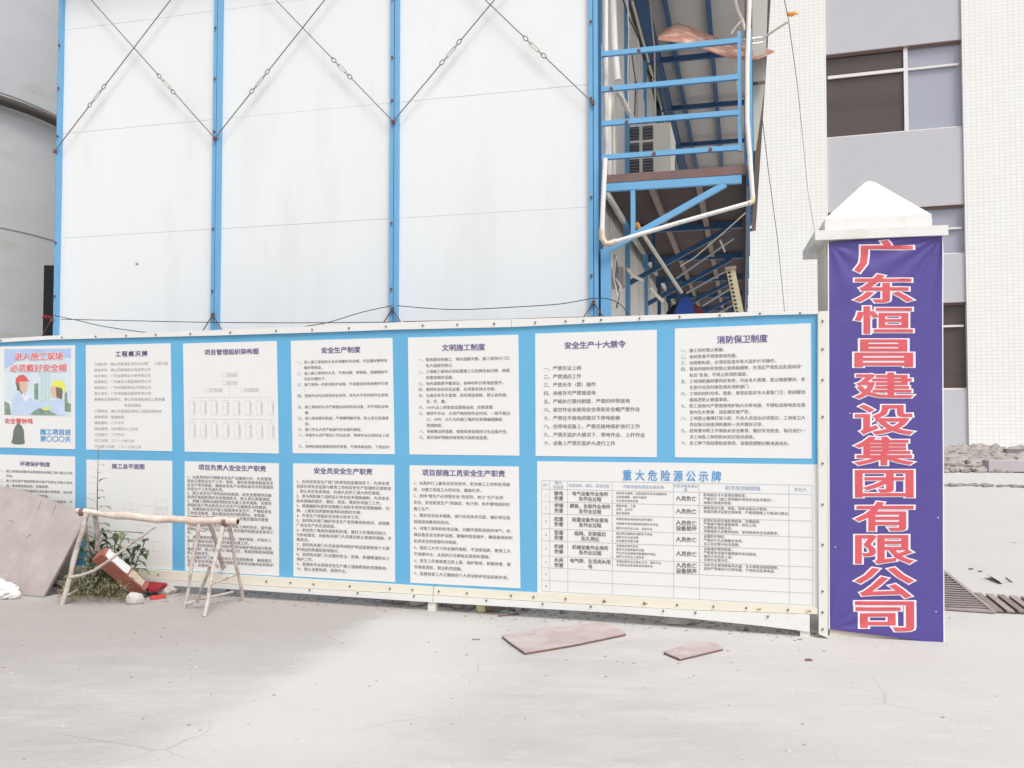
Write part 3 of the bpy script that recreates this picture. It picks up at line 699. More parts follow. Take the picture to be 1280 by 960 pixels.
# rust patches, screws
scr = MB().tube([V((0, 0, 0)), NB_*.006], .0072, 8).mesh('screw', M_screw)
def pt(L1, L2, x, f=.5, off=.02): 
    return bw(x, lerp_line(L1, x)*(1-f)+lerp_line(L2, x)*f)+NB_*off
for x in (4, 80, 122, 160, 197, 240, 290, 347, 392, 438, 484, 530, 573, 619, 670, 708, 730, 752, 800, 850, 900, 950, 1000):
    inst('screw', scr, board, pt(Tl, Ul, x, .55, .021))
for x in (200, 240, 285, 335, 365, 394, 439, 489, 517, 550, 585, 640, 668, 708, 756, 806, 847, 892, 933, 985):
    inst('screw', scr, board, pt(full, Xl, x, .5, .022))
for x in (390, 450, 520, 610, 680, 740, 830, 870, 960): inst('screw', scr, board, pt(Xl, Yl, x, .25, .036))
for y in (402, 437, 475, 521, 579, 630, 680, 738, 764, 785): inst('screw', scr, board, bw(1028, y)+NB_*.032)
for x in (757, 808, 950, 1012):
    p = pt(full, Xl, x, .6, .0205); build(MB().blob(p, (.026, .0012, .0055), x, 2, .3), 'rust_patch', mat('pale_rust', (.50, .30, .16), .8, .2, 30), board)
gap = MB().bar(bw(542.9, 732)+NB_*.0, bw(542.9, 760)+NB_*.0, .006, .01, up=NB_); build(gap, 'rail_joint', M_groove, board)

# ---- printed panels
class Panel:
    def __init__(s, tl, tr, br, bl, m=M_paper):
        s.px = (tl, tr, br, bl); s.q = [bw(*p) for p in s.px]
        s.o = build(MB().hexa([p+NB_*.0025 for p in s.q], [p-NB_*.001 for p in s.q]), 'printed_panel', m, board)
        s.Lp = (tl[1]+bl[1])/2; s.x0 = (tl[0]+bl[0])/2; s.x1 = (tr[0]+br[0])/2; s.h = ((bl[1]-tl[1])+(br[1]-tr[1]))/2; s.w = s.x1-s.x0
        ra = (s.q[0]-B0).dot(DB); rb = (s.q[1]-B0).dot(DB); s.ra, s.rb = ra, rb
    def fx(s, px):
        r = (bw(px, 550)-B0).dot(DB); return (r-s.ra)/(s.rb-s.ra)
    def P(s, px, v, off=.004):     # px: photo column; v: 0 top .. 1 bottom
        f = s.fx(px); return s.Pf(f, v, off)
    def Pf(s, f, v, off=.004):
        a = s.q[0].lerp(s.q[1], f); b = s.q[3].lerp(s.q[2], f); return a.lerp(b, v)+NB_*off
    def text(s, mb, body, px, v, em, bold=0.0, off=.0045, wf=1.0, centre=None, res=1):
        """px left edge, v baseline as a fraction of height, em in photo pixels"""
        body = body.rstrip('\n')
        vs, fs = glyph_mesh(body, 0.0, bold, res)
        if not vs: return
        W_ = s.w; H_ = s.h; f0 = s.fx(px)
        if centre is not None: f0 = s.fx(centre)-len(body)*em*wf/2/W_
        mb.add([s.Pf(f0+a.x*em*wf/W_, v-a.y*em/H_, off+a.z*.003) for a in vs], fs)
    def para(s, mb, items, px, x1, v0, em, pitch, ind=0, bold=.012, wf=1.0):
        bold *= .7; v = v0; lines = []
        for it in items:
            num, tx = it if isinstance(it, tuple) else ('', it)
            first = True
            cur = num+tx if not ind else tx
            n_ = max(1, int(((s.fx(x1)-s.fx(px))*s.w)/(em*wf))-(ind if ind else 0))
            while cur:
                ln = cur[:n_]; cur = cur[n_:]
                if v > .985: return v
                if ind:
                    if first and num: s.text(mb, num, px, v, em, bold, wf=wf)
                    s.text(mb, ln, px+ind*em*wf, v, em, bold, wf=wf)
                else: s.text(mb, ln, px, v, em, bold, wf=wf)
                first = False; v += pitch/s.h
        return v
    def quad(s, mb, a, b, c, d, off=.0035):
        mb.face([s.Pf(*p, off) for p in (a, b, c, d)])
    def line(s, mb, f0, v0, f1, v1, t=.004, off=.0035):
        p, q = s.Pf(f0, v0, off), s.Pf(f1, v1, off); mb.face([p, q]) if 0 else None
        d = (q-p).normalized(); n_ = d.cross(NB_).normalized()*t/2
        mb.face([p-n_, q-n_, q+n_, p+n_])
    def outl(s, mb, f0, v0, f1, v1, t=.003):
        s.line(mb, f0, v0, f1, v0, t); s.line(mb, f0, v1, f1, v1, t); s.line(mb, f0, v0, f0, v1, t); s.line(mb, f1, v0, f1, v1, t)
    def head(s, body, centre, y, em, m=M_head, wf=1.0, bold=.022, sp=1.0):
        mb = MB(); v = y
        if sp == 1.0: s.text(mb, body, 0, v, em, bold, wf=wf, centre=centre)
        else:
            f0 = s.fx(centre)-len(body)*em*sp/2/s.w
            for i, ch in enumerate(body):
                vs, fs = glyph_mesh(ch, 0, bold)
                mb.add([s.Pf(f0+(i*sp+a.x*wf)*em/s.w, v-a.y*em/s.h, .0045) for a in vs], fs)
        build(mb, 'heading', m, s.o, kind='stuff')
    def body(s, mb, m=M_ink, name='lettering'): return build(mb, name, m, s.o, kind='stuff')

# row one
p1 = Panel((-4, 433.2), (94, 431.6), (94, 561.5), (-4, 559.2))
pic = [p1.fx(3.5), p1.fx(87)]
def PF(x, y): # local fractions from zoomed picture coordinates (photo px)
    return (p1.fx(x), (y-432.4)/128)
def ppoly(pts, m, off, name='illustration_patch'):
    mb = MB(); mb.face([p1.Pf(*PF(x, y), off) for x, y in pts]); return build(mb, name, m, pp1)
pp1 = build(MB().face([p1.Pf(*PF(x, y), .0035) for x, y in ((3.5, 436), (87, 436.5), (87, 520), (3.5, 519))]), 'illustration', M_psky2, p1.o)
pp1_parent = p1.o
def ip(pts, m, off): 
    mb = MB(); mb.face([p1.Pf(*PF(x, y), off) for x, y in pts]); return build(mb, 'illustration_patch', m, p1.o)
def circ(cx, cy, rx, ry, n=16, a0=0, a1=2*math.pi): return [(cx+rx*math.cos(a0+(a1-a0)*i/n), cy+ry*math.sin(a0+(a1-a0)*i/n)) for i in range(n+(0 if a1-a0 > 6.2 else 1))]
ip([(3.5, 436), (87, 436.5), (87, 448), (40, 446), (18, 452), (3.5, 462)], M_psky, .0038)
ip([(47, 466), (61, 464), (61, 503), (46, 502)], M_pgreen, .0040)
ip([(41, 480), (46, 479), (46, 500), (41, 499)], M_pdark, .0042)
ip([(79, 492), (82, 489), (83, 503), (87, 505), (87, 515), (79, 514)], M_pdark, .0040)
ip([(3.5, 502), (10, 505), (12, 519), (3.5, 519)], M_pdark, .0040)
ip([(13, 519), (13, 500), (19, 491), (27, 490), (35, 496), (45, 503), (60, 502), (70, 499), (78, 500), (79, 519)], M_shirt, .0044)
ip([(40, 514), (48, 510), (60, 513), (70, 519), (36, 519)], M_pdark, .0046)
ip(circ(27.5, 483, 5.2, 9), M_skin, .0048); ip([(18, 479), (22, 477), (23.5, 488), (20, 489)], M_hair, .0050)
ip([(17.5, 480), (18, 473), (22, 469), (28, 468.5), (32, 472), (33, 475), (36, 476.5), (30, 477), (24, 477)], M_pred, .0052)
ip(circ(66, 489, 4.8, 8.5), M_skin, .0048); ip([(68, 484), (77, 486), (76, 499), (69, 497)], M_hair, .0050)
ip([(63, 482.5), (65, 477), (71, 475.5), (78, 477.5), (80, 483), (79, 492), (75, 485)], M_pyel, .0052)
ip(circ(55, 509.5, 5.5, 3.6, 10), M_pyel, .0050); ip([(45, 506), (52, 504), (58, 508), (52, 512)], M_shirt, .0054)
ip([(22, 487), (23, 486), (27, 492.5), (26, 493.5)], M_hair, .0056); ip([(63.5, 492), (68, 496), (67.5, 497), (63, 493)], M_pyel, .0056)
ip([(27, 490), (30, 497), (33, 492), (35, 496), (31, 503), (25, 494)], M_whitep, .0050)
ip([(47, 470), (49, 470), (49, 500), (47, 500)], M_psky2, .0042); ip([(52, 468), (53, 468), (53, 500), (52, 500)], M_psky2, .0042); ip([(57, 467), (58, 467), (58, 500), (57, 500)], M_psky2, .0042)
for body, cx_, y_, em in (('进入施工现场', 47, 449.5, 10.2), ('必须戴好安全帽', 46.5, 464, 10.2)):
    for i, ch in enumerate(body):
        for bold, m_, o_ in ((.07, M_whitep, .0056), (.02, M_pred, .0064)):
            mb = MB(); p1.text(mb, ch, 0, (y_-432.4)/128, em, bold, off=o_, centre=cx_+(i-(len(body)-1)/2)*em); build(mb, 'character', m_, p1.o)
mb = MB(); p1.text(mb, '安全警钟鸣', 0, (529.5-432.4)/128, 7.2, .02, centre=21.5); p1.body(mb, M_pred)
mb = MB(); p1.text(mb, '施工项目进', 0, (542.5-432.4)/128, 7.6, .03, centre=67.5); p1.text(mb, '第〇〇〇天', 0, (551-432.4)/128, 7.6, .02, centre=67.5, res=4); p1.body(mb, M_blueink)
ip([(12, 554), (14, 548), (15, 538), (18, 532), (20, 530), (22, 530), (25, 532), (28, 538), (28.5, 548), (29.5, 554), (26, 556), (16, 556)], M_bell, .0045)

p2 = Panel((107.5, 431.4), (213.3, 429.2), (215.3, 564), (108, 562))
p2.head('工程概况牌', 163, .112, 7.4, sp=1.12)
mb = MB()
L2 = ['工程名称：佛山市南海生活污水处理厂　二期工程', '建设单位：佛山市南海区水务投资公司', '设计单位：广东省建筑设计研究院公司', '监理单位：广东建设工程监理有限公司', '勘察单位：广东地质勘察设计有限公司', '施工单位：广东恒昌建设集团有限公司',
      '质量安全监督单位：佛山市南海区建设工程质量', '　　　　　　　　　安全监督站', '工程地点：佛山市南海区西岸工业园东侧地块', '结构类型：框架结构', '建筑面积：八千平方', '建设规模：日处理污水二万吨', '工程造价：二千万元', '开工日期：二〇一六年三月', '计划竣工日期：二〇一七年三月']
for i, t_ in enumerate(L2): p2.text(mb, t_, 116, .197+i*.0558, 4.2, .004)
p2.body(mb, mat('pale_ink', (.38, .36, .37), .7, .02))
p3 = Panel((229, 429.4), (346, 426.2), (348.5, 567), (231, 564.5))
p3.head('项目管理组织架构图', 288, .108, 7.6)
mb = MB()
for (a, b, c, d) in ((.42, .28, .58, .315), (.42, .355, .58, .385), (.24, .42, .42, .45), (.62, .42, .80, .45)): p3.outl(mb, a, b, c, d, .0022)
for v in (.50, .70): p3.line(mb, .08, v, .94, v, .0022)
for i in range(8):
    f = .09+i*.12; p3.outl(mb, f-.03, .53, f+.03, .66, .0022); p3.outl(mb, f-.03, .73, f+.03, .87, .0022)
    p3.line(mb, f, .5, f, .53, .0022); p3.line(mb, f, .70, f, .73, .0022)
p3.line(mb, .5, .315, .5, .5, .0022)
names = ['施工员岗', '安全员岗', '质检员岗', '材料员岗', '资料员岗', '造价员岗', '测量员岗', '机械员岗']
for i in range(8):
    for r_ in range(2):
        for k in range(4): p3.text(mb, names[(i+r_*3) % 8][k], 0, .565+k*.027+r_*.205, 3.2, .01, centre=229+117*(.09+i*.12)+1)
for t_, cx_, v in (('项目经理', 288, .306), ('技术负责', 288, .378), ('生产副经理', 268, .443), ('技术副经理', 312, .443)): p3.text(mb, t_, 0, v, 3.4, .01, centre=cx_)
p3.body(mb, M_faint)
p4 = Panel((363.5, 426), (490.6, 422.3), (493.5, 567.8), (366, 566.5))
p4.head('安全生产制度', 425, .115, 8.2)
mb = MB()
I4 = [('一、', '进入施工现场的人员必须戴好安全帽，并且戴好帽带及帽衬等用品。'), ('二、', '进入施工现场的人员，不准光脚，穿拖鞋、高跟鞋和不扣好衣服扣子。'), ('三、', '施工现场一切安全防护设施，不准擅自拆改或挪作它用。'), ('四、', '登高作业时必须系好安全带，任何人不得违章作业冒险。'),
      ('五、', '施工现场的人员严禁擅自动用机具设备，并不得乱动电器。'), ('六、', '进入现场要走斜道，严禁攀爬脚手架，防止发生坠落事故。'), ('七、', '施工作业人员严格遵守安全操作规程。'), ('八、', '非操作人员严禁进入作业区域，特种作业必须持证上岗。'), ('九、', '各种机械设备要有防护装置，不准带病运转，下班后切断电源，并做好保养与清洁工作。')]
p4.para(mb, I4, 370, 487, .205, 4.35, 7.1, 2, .016); p4.body(mb)
p5 = Panel((510, 422), (648, 418.4), (649.3, 569.6), (512, 568))
p5.head('文明施工制度', 579, .118, 9)
mb = MB()
I5 = [('一、', '现场要封闭施工，场内道路平整，施工现场大门口有人值班并登记。'), ('二、', '工地施工现场必须设置施工公告牌及标识牌，按规定建造临时设施。'), ('三、', '场内道路要平整清洁，各种材料分类堆放整齐。'), ('四、', '搅拌机及砂浆机设置、必须要有排水沟渠。'), ('五、', '垃圾应有专人管理，及时清运清除，禁止高处抛、丢、扔、撒。'),
      ('六、', '100人以上的食堂设置隔油池，定期清理。'), ('七、', '夜间不作业，必须严格控制作业时间，一般不超过22：00时，对人为的施工噪声应有降噪措施和管理制度。'), ('八、', '场容整洁的道路，宿舍和食堂保持卫生设备齐全。'), ('九、', '落实保护措施并接受各方面检查监督。')]
p5.para(mb, I5, 522, 640, .205, 4.75, 7.55, 2, .016); p5.body(mb)
p6 = Panel((669, 417), (821, 412.2), (821, 571.5), (669.6, 570))
p6.head('安全生产十大禁令', 744, .128, 9.6)
mb = MB()
for i, t_ in enumerate(['一、严禁无证上岗', '二、严禁酒后工作', '三、严禁无令（票）操作', '四、未经许可严禁接送电', '五、严格执行票约制度，严禁约时停送电', '六、高空作业未使用安全带和安全帽严禁作业', '七、严禁在不验电的情况下停电检修', '八、在停电设备上，严禁无接地保护进行工作', '九、严禁无监护人情况下，带电作业、上杆作业', '十、设备上严禁无监护人进行工作']):
    p6.text(mb, t_, 679.5, .302+i*.0673, 6.05, .016)
p6.body(mb)
p7 = Panel((843.5, 410.6), (1013.5, 404), (1014.6, 573.3), (843.7, 571.6))
p7.head('消防保卫制度', 929, .125, 10.6)
mb = MB()
I7 = [('一、', '施工场所禁止吸烟。'), ('二、', '未经批准不得使用电热器。'), ('三、', '动用明火前，必须经批准并有人监护方可操作。'), ('四、', '现场内按时安放禁止使用易燃物，生活区严禁乱拉乱接电线“私拉”乱接，不得占用消防通道。'), ('五、', '工地消防器材要完好有效，并由专人管理，禁止随便挪动，发生意外应及时报告相关消防部门。'),
      ('六、', '工地的材料仓库、宿舍、食堂应指定专人看管门卫，夜间要加强巡逻防止被盗事故。'), ('七、', '职工宿舍内严禁使用电炉和大功率电器，不得私自接电及在宿舍内生火煮食，违反规定者严惩。'), ('八、', '工地禁止赌博打架斗殴，外来人员进出必须登记，工地保卫人员应每日巡查消防器材一次并做好记录。'), ('九、', '经常要对职工开展防火安全教育，做好安全检查，每月进行一次工地各工种的防火知识培训演练。'), ('十、', '各工种下班前要检查现场，清理易燃物切断电源关好。')]
p7.para(mb, I7, 852, 1010, .188, 5.35, 7.85, 2, .014); p7.body(mb)
# row two
p8 = Panel((-4, 568), (94, 570.7), (94, 706), (-4, 701))
p8.head('环境保护制度', 44.5, .098, 6.3)
mb = MB()
I8 = [('一、', '施工现场应按要求设置围挡封闭施工减少扬尘污染环境。'), ('二、', '施工单位要严格控制各类污染产生防止污染土地河流，食堂要设隔油池，定期清理。'), ('三、', '施工现场的建筑垃圾和生活垃圾分类堆放，及时清运并保持场内整洁干净不留死角。'), ('四、', '施工车辆进出应冲洗干净，运输渣土加盖篷布，不得沿途遗撒污染道路。'), ('五、', '夜间施工不得产生强噪声扰民。')]
p8.para(mb, I8, 1, 92, .165, 3.75, 6.0, 2, .018); p8.body(mb)
p9 = Panel((108.3, 574.5), (215.4, 576), (215.4, 712.3), (108, 706))
p9.head('施工总平面图', 161, .077, 6.9)
mb = MB()
for (a, b, c, d) in ((.60, .42, .80, .56), (.82, .36, .95, .62), (.45, .40, .56, .46), (.78, .75, .92, .84), (.62, .6, .75, .68)): p9.outl(mb, a, b, c, d, .0025)
for i in range(9): p9.line(mb, .82+i*.0145, .42, .82+i*.0145, .60, .002)
for i in range(3): p9.line(mb, .82, .44+i*.06, .95, .44+i*.06, .002)
p9.body(mb, M_faint)
mb = MB(); p9.outl(mb, .10, .67, .67, .83, .006)
p9.line(mb, .10, .46, .12, .83, .004); p9.line(mb, .10, .735, .67, .74, .004); p9.body(mb, mat('plan_line_ink', (.20, .17, .16), .7, .02))
p10 = Panel((231, 576.5), (348.6, 579.1), (349, 719.8), (231.5, 713.2))
p10.head('项目负责人安全生产职责', 290.5, .072, 7.7)
mb = MB()
I10 = ['1、认真贯彻执行国家安全生产法规和方针，负责管理项目日常安全生产工作，制定、落实各项规章制度及安全生产责任制度，确保安全生产达到标准并对所管理的安全生产工作全面负责。', '2、建立安全生产领导机构和制度，是安全管理项目最高责任者组织落实安全管理条文，防止发生质量事故。', '3、根据工程特点组织制定安全施工技术措施，合理安排组织各个作业队伍对人员生产与健康安全的教育。',
       '4、定期组织全员开展工程现场安全生产，严格检查各工种安全隐患，落实整改各项问题(限时)，定制度、定措施(定计划)整改，要求专业人员落实整改并复查。', '5、组织编制落实各分部各分项各工种的安全，操作规程制度，组织安全交底教育，培训操作技能以及各项工作。', '6、发生事故时要认真组织抢救，保护现场，并及时上报到上级有关部门并做好事故处理工作。', '7、定期对机械设备安全防护和劳动保护用品进行检查维护保养，防止各种伤亡事故发生，有效控制各种隐患防止事故发生。',
       '8、加强对各工种进行安全生产管理的教育，确保落实各项安全技术措施，及时更新各类安全设施用品和防护用具，定期考核安全工作。', '9、监督施工过程中各个环节，杜绝违章指挥。', '10、做好项目部工作日志安全记录工作。']
p10.para(mb, I10, 234.5, 346, .155, 4.5, 5.05, 0, .02); p10.body(mb)
p11 = Panel((366.5, 579.2), (493, 581.2), (494, 727.5), (367, 720.3))
p11.head('安全员安全生产职责', 429, .083, 8.2)
mb = MB()
I11 = ['1、在项目安全生产部门的领导和监督指导下，负责本项目部日常安全监督与教育工作和安全生产管理的日常检查，防止发生各类事故，杜绝人员伤亡重大责任事故。', '2、参与制定施工组织设计安全技术措施编制，负责安全技术措施的落实，做好、检查、督促各项施工工作。', '3、根据编制年度安全措施计划和专项安全措施编制，归档、上报安全质量检查资料和制定方案。', '4、负责生产班组安全交底与技术工作。',
       '5、会同有关部门做好安全生产宣传教育和培训，总结推广安全生产的先进经验。', '6、参加伤亡事故的调查和处理，做好工伤事故的统计、分析和报告，协助有关部门人员提出防止事故的措施，不断改进。', '7、会同有关部门人员发放劳动防护用品监督检查个人防护用品的质量和使用情况。', '8、会同有关部门人员做好防尘、防毒、防暑降温和女工保护工作。', '9、监督各作业班组安全生产施工措施费用的合理使用。', '10、制止违章指挥、违章作业。']
p11.para(mb, I11, 371, 490, .172, 4.75, 6.15, 0, .018); p11.body(mb)
p12 = Panel((512, 581.6), (648.6, 583.2), (650.6, 735.4), (513, 728.4))
p12.head('项目部施工员安全生产职责', 579, .082, 8.7)
mb = MB()
I12 = ['1、认真执行上级有关安全技术、安全施工工作的各项规定，对施工班组工人的安全、健康负责。', '2、坚持“管生产必须管安全”的原则，树立“生产必须安全、安全促进生产”的观念，有计划、有步骤地组织好施工生产。', '3、落实安全技术措施，进行安全技术交底，做好单位各班组进场教育和培训。', '4、对施工现场的机电设备，对脚手架和安装的电气、机械设备及安全防护设施，要随时检查维护，确保现场材料机具安全的保管好并制度。',
       '5、组织工人学习安全操作规程，不违章指挥，教育工人不违章作业，认真执行法规保证现场的措施。', '6、发生工伤事故要立即上报，保护现场，积极抢救，配合事故调查，提出防范措施。', '7、监督检查工人正确使用个人劳动防护用品和防护具。']
p12.para(mb, I12, 517, 645, .162, 4.95, 8.2, 0, .018); p12.body(mb)
p13 = Panel((671.5, 576.5), (1022, 580.5), (1023, 758.8), (671.8, 740.2))
mb = MB(); body = '重大危险源公示牌'
for i, ch in enumerate(body):
    vs_, fs_ = glyph_mesh(ch, 0, .02, 2); cx_ = 784+i*15.9; mb = MB()
    f0 = p13.fx(cx_)-6.3/p13.w; mb.add([p13.Pf(f0+a.x*12.4/p13.w, .128-a.y*14.5/p13.h, .0045+a.z*.003) for a in vs_], fs_)
    build(mb, 'character', M_blueink, p13.o)
rowsv = [.148, .213, .308, .40, .514, .606, .722, .811, .906, .99]
colsx = [677, 687, 709.5, 765, 841.5, 873.5, 985.5, 1014.5]
mb = MB()
for v in rowsv: p13.line(mb, p13.fx(677), v, p13.fx(1014.5), v, .0036)
for x in colsx: p13.line(mb, p13.fx(x), rowsv[0], p13.fx(x), rowsv[-1], .0036)
p13.body(mb, M_line, 'table_grid')
mb = MB(); hd = mat('pale_blue_ink', (.34, .42, .56), .7, .02)
for t_, cx_, v, em in (('编号', 682, .188, 3.6), ('重大', 698, .173, 5.0), ('危险源', 698, .205, 4.6), ('危险场所、部位、区域位置', 736, .19, 4.5), ('可能导致的事故危害后果', 804, .192, 4.8), ('可能导致危害后', 857, .178, 4.4), ('果', 857, .206, 4.4), ('防范及控制措施', 928, .19, 6.0), ('责任人', 1000, .19, 5.0)):
    p13.text(mb, t_, 0, v, em, .014, centre=cx_)
p13.body(mb, hd)
RT = [('触电', '电气设备作业场所', '人员伤亡', ['电线老化漏电，设备接地不良及违规用电', '未穿绝缘鞋，操作无监护', '无证操作用电设备'], ['配电箱设专人管理定期检查。', '严格执行《施工现场临时用电安全技术规范》。', '加强日常维护检修。'], '及作业过程', ''),
      ('坍塌', '模板、支架作业场所', '人员伤亡', ['模板失稳，下滑', '支撑、立杆弯', '超负荷堆料'], ['模板搭设方案，审批、验收合格后才使用。', '按规范要求设置支撑体系，严格按照施工方案进行搭设。'], '及作业过程', ''),
      ('起重', '起重设备作业现场', '人员伤亡', ['起重机械安装拆卸方案不规范', '违规操作和违章指挥起重作业吊运', '操作人员无证上岗，违章作业'], ['起重机安装完善检测验收，定期维保。', '严格遵守操作规程使用，持证上岗。', '定期检查吊索吊具。', '定期组织人员教育培训，坚持班前安全交底教育。'], '及作业过程', '设备损坏'),
      ('坠落', '临网、支架临边', '人员伤亡', ['临边洞口缺防护或防护不到位', '操作人员无安全带', '未设置安全警示牌'], ['设置防护围栏。', '严格执行人员佩戴安全带。', '设立安全警示标志和牌。'], '及孔洞边', ''),
      ('机械', '机械设备作业场所', '人员伤亡', ['设备防护缺失老化', '操作人员违章操作设备', '作业人员未按规范佩戴防护用品', '操作人员无证上岗作业'], ['设备维护保养检修。', '严格按安全操作规程操作机具使用。', '操作人员持证上岗。', '设置作业警示区。'], '及作业过程', ''),
      ('火灾', '电气焊、生活用火用', '人员伤亡', ['电焊切割作业无看火人员，操作不当', '生活区私拉乱接电线违规充电'], ['动火作业现场配备灭火器，专人看管清理易燃物。', '宿舍严禁使用大功率电器，严禁私拉乱接电线。'], '电', '设备损坏')]
mb = MB(); ms = MB()
for i, (a, b, c, dl, el, b2, c2) in enumerate(RT):
    v0, v1 = rowsv[i+1], rowsv[i+2]; vm = (v0+v1)/2
    p13.text(mb, a, 0, vm-.006, 6.2, .022, centre=698.5); p13.text(mb, '伤害', 0, vm+.033, 6.2, .022, centre=698.5)
    p13.text(mb, b, 0, vm-.006, 6.0, .02, centre=737.5); p13.text(mb, b2, 0, vm+.033, 6.0, .02, centre=737.5)
    if c2: p13.text(mb, c, 0, vm-.004, 6.5, .022, centre=857.5); p13.text(mb, c2, 0, vm+.036, 6.5, .022, centre=857.5)
    else: p13.text(mb, c, 0, vm+.014, 6.5, .022, centre=857.5)
    p13.text(ms, str(i+1), 0, vm+.01, 4.4, .01, centre=683.5)
    for lst, x0 in ((dl, 770), (el, 879)):
        st = (v1-v0)/(max(3, len(lst))+.35)
        for k, t_ in enumerate(lst):
            p13.text(ms, str(k+1), x0-5.5, v0+st*(k+.92), 3.0, .01); p13.text(ms, t_, x0, v0+st*(k+.92), min(3.6, st*p13.h*.98) if x0 < 800 else min(4.2, st*p13.h), .012)
for i in (6, 7): p13.text(ms, str(i+1), 0, (rowsv[i+1]+rowsv[i+2])/2+.01, 4.4, .01, centre=683.5)
p13.body(mb); p13.body(ms, mat('mid_grey_ink', (.20, .18, .19), .7, .02))

# ================================================================== GATE PILLAR AND BANNER
PL = G(1036.5, 794.5); PR = G(1178, 801.5)
DP = (PR-PL); PWID = DP.length; DP.normalize(); NP = V((DP.y, -DP.x, 0)); PD = .62   # NP towards the camera
if NP.y > 0: NP = -NP
pil = thing('gate_pillar', (PL+PR)/2-NP*PD/2, 'whitewashed square gate pillar with pyramid cap at the right end of the hoarding', 'pillar')
def PP(u, z, off=0.): return PL+DP*u+UP*z+NP*off
ZT = 2.622
build(MB().box(PP(PWID/2, ZT/2, -.21), DP*(PWID/2-.004), NP*.21, UP*ZT/2), 'shaft', M_pillars, pil)
oh = .065
build(MB().box(PP(PWID/2, ZT+.032, -PD/2-.02), DP*(PWID/2+oh), NP*(PD/2+oh+.01), UP*.032), 'cap_slab', M_pillar, pil)
build(MB().box(PP(PWID/2, ZT+.064+.034, -PD/2-.03), DP*(PWID/2-.01), NP*(PD/2-.01), UP*.034), 'cap_step', M_pillar, pil)
cz = ZT+.132; cy = MB()
c_ = PP(PWID/2, 0, -PD/2-.03); A = [c_+DP*i*(PWID/2-.012)+NP*j*(PD/2-.012)+UP*cz for i, j in ((-1, 1), (1, 1), (1, -1), (-1, -1))]
zb = [a+UP*.028 for a in A]; K = [c_+DP*i*.035+NP*j*.035+UP*(cz+.325) for i, j in ((-1, 1), (1, 1), (1, -1), (-1, -1))]; K2 = [c_+UP*(cz+.345)]
cy.add(A+zb+K+K2, [(0, 1, 5, 4), (1, 2, 6, 5), (2, 3, 7, 6), (3, 0, 4, 7), (4, 5, 9, 8), (5, 6, 10, 9), (6, 7, 11, 10), (7, 4, 8, 11), (8, 9, 12), (9, 10, 12), (10, 11, 12), (11, 8, 12)])
build(cy, 'cap_pyramid', M_pillar, pil)
# banner cloth
ban = thing('banner', PP(PWID/2, .03, .02), 'tall violet cloth banner with red company characters on the gate pillar', 'banner')
# anchor pixels: top (1035.5,303.5)-(1176,293.5), bottom (1037,794)-(1178,801)
def bplane(px, py): return on_plane(px, py, PL, NP)
bt = [bplane(1035.5, 303.5), bplane(1176.3, 293.5), bplane(1178, 803), bplane(1037, 786)]
def fold(u, v):
    d = .004*math.sin(3*u+5*v)+.003*math.sin(11*v+2*u)
    w_ = (u*1.0+(1-v)*.0)
    # diagonal pulls from the top right corner
    du, dv = 1-u, v*3.5
    ang = math.atan2(dv, du+1e-4); rr_ = math.hypot(du, dv)
    d += .012*math.sin(ang*17)*math.exp(-rr_*1.9)*min(1, rr_*6)
    du, dv = u, (1-v)*3.5
    ang = math.atan2(dv, du+1e-4); rr_ = math.hypot(du, dv)
    d += .007*math.sin(ang*15)*math.exp(-rr_*2.4)*min(1, rr_*6)
    du, dv = u, v*3.5; ang = math.atan2(dv, du+1e-4); rr_ = math.hypot(du, dv)
    d += .006*math.sin(ang*12)*math.exp(-rr_*3)*min(1, rr_*6)
    return d
def BNp(u, v, off=.0):
    a = bt[0].lerp(bt[1], u); b = bt[3].lerp(bt[2], u); return a.lerp(b, v)+NP*(.022+fold(u, v)+off)
NU, NV = 60, 200
bm_ = MB(); vs = [BNp(i/NU, j/NV) for j in range(NV+1) for i in range(NU+1)]
bm_.add(vs, [(j*(NU+1)+i, (j+1)*(NU+1)+i, (j+1)*(NU+1)+i+1, j*(NU+1)+i+1) for j in range(NV) for i in range(NU)], True)
cloth = build(bm_, 'cloth', M_banner, ban)
hem = MB()
for u0, u1 in ((-.012, -.001), (1.001, 1.01)):
    for j in range(40): hem.face([BNp(u0, j/40, .001), BNp(u1, j/40, .001), BNp(u1, (j+1)/40, .001), BNp(u0, (j+1)/40, .001)])
build(hem, 'hem', M_whitep, cloth)
chars = '广东恒昌建设集团有限公司'
cy0, cyN = 299.0, 791.0
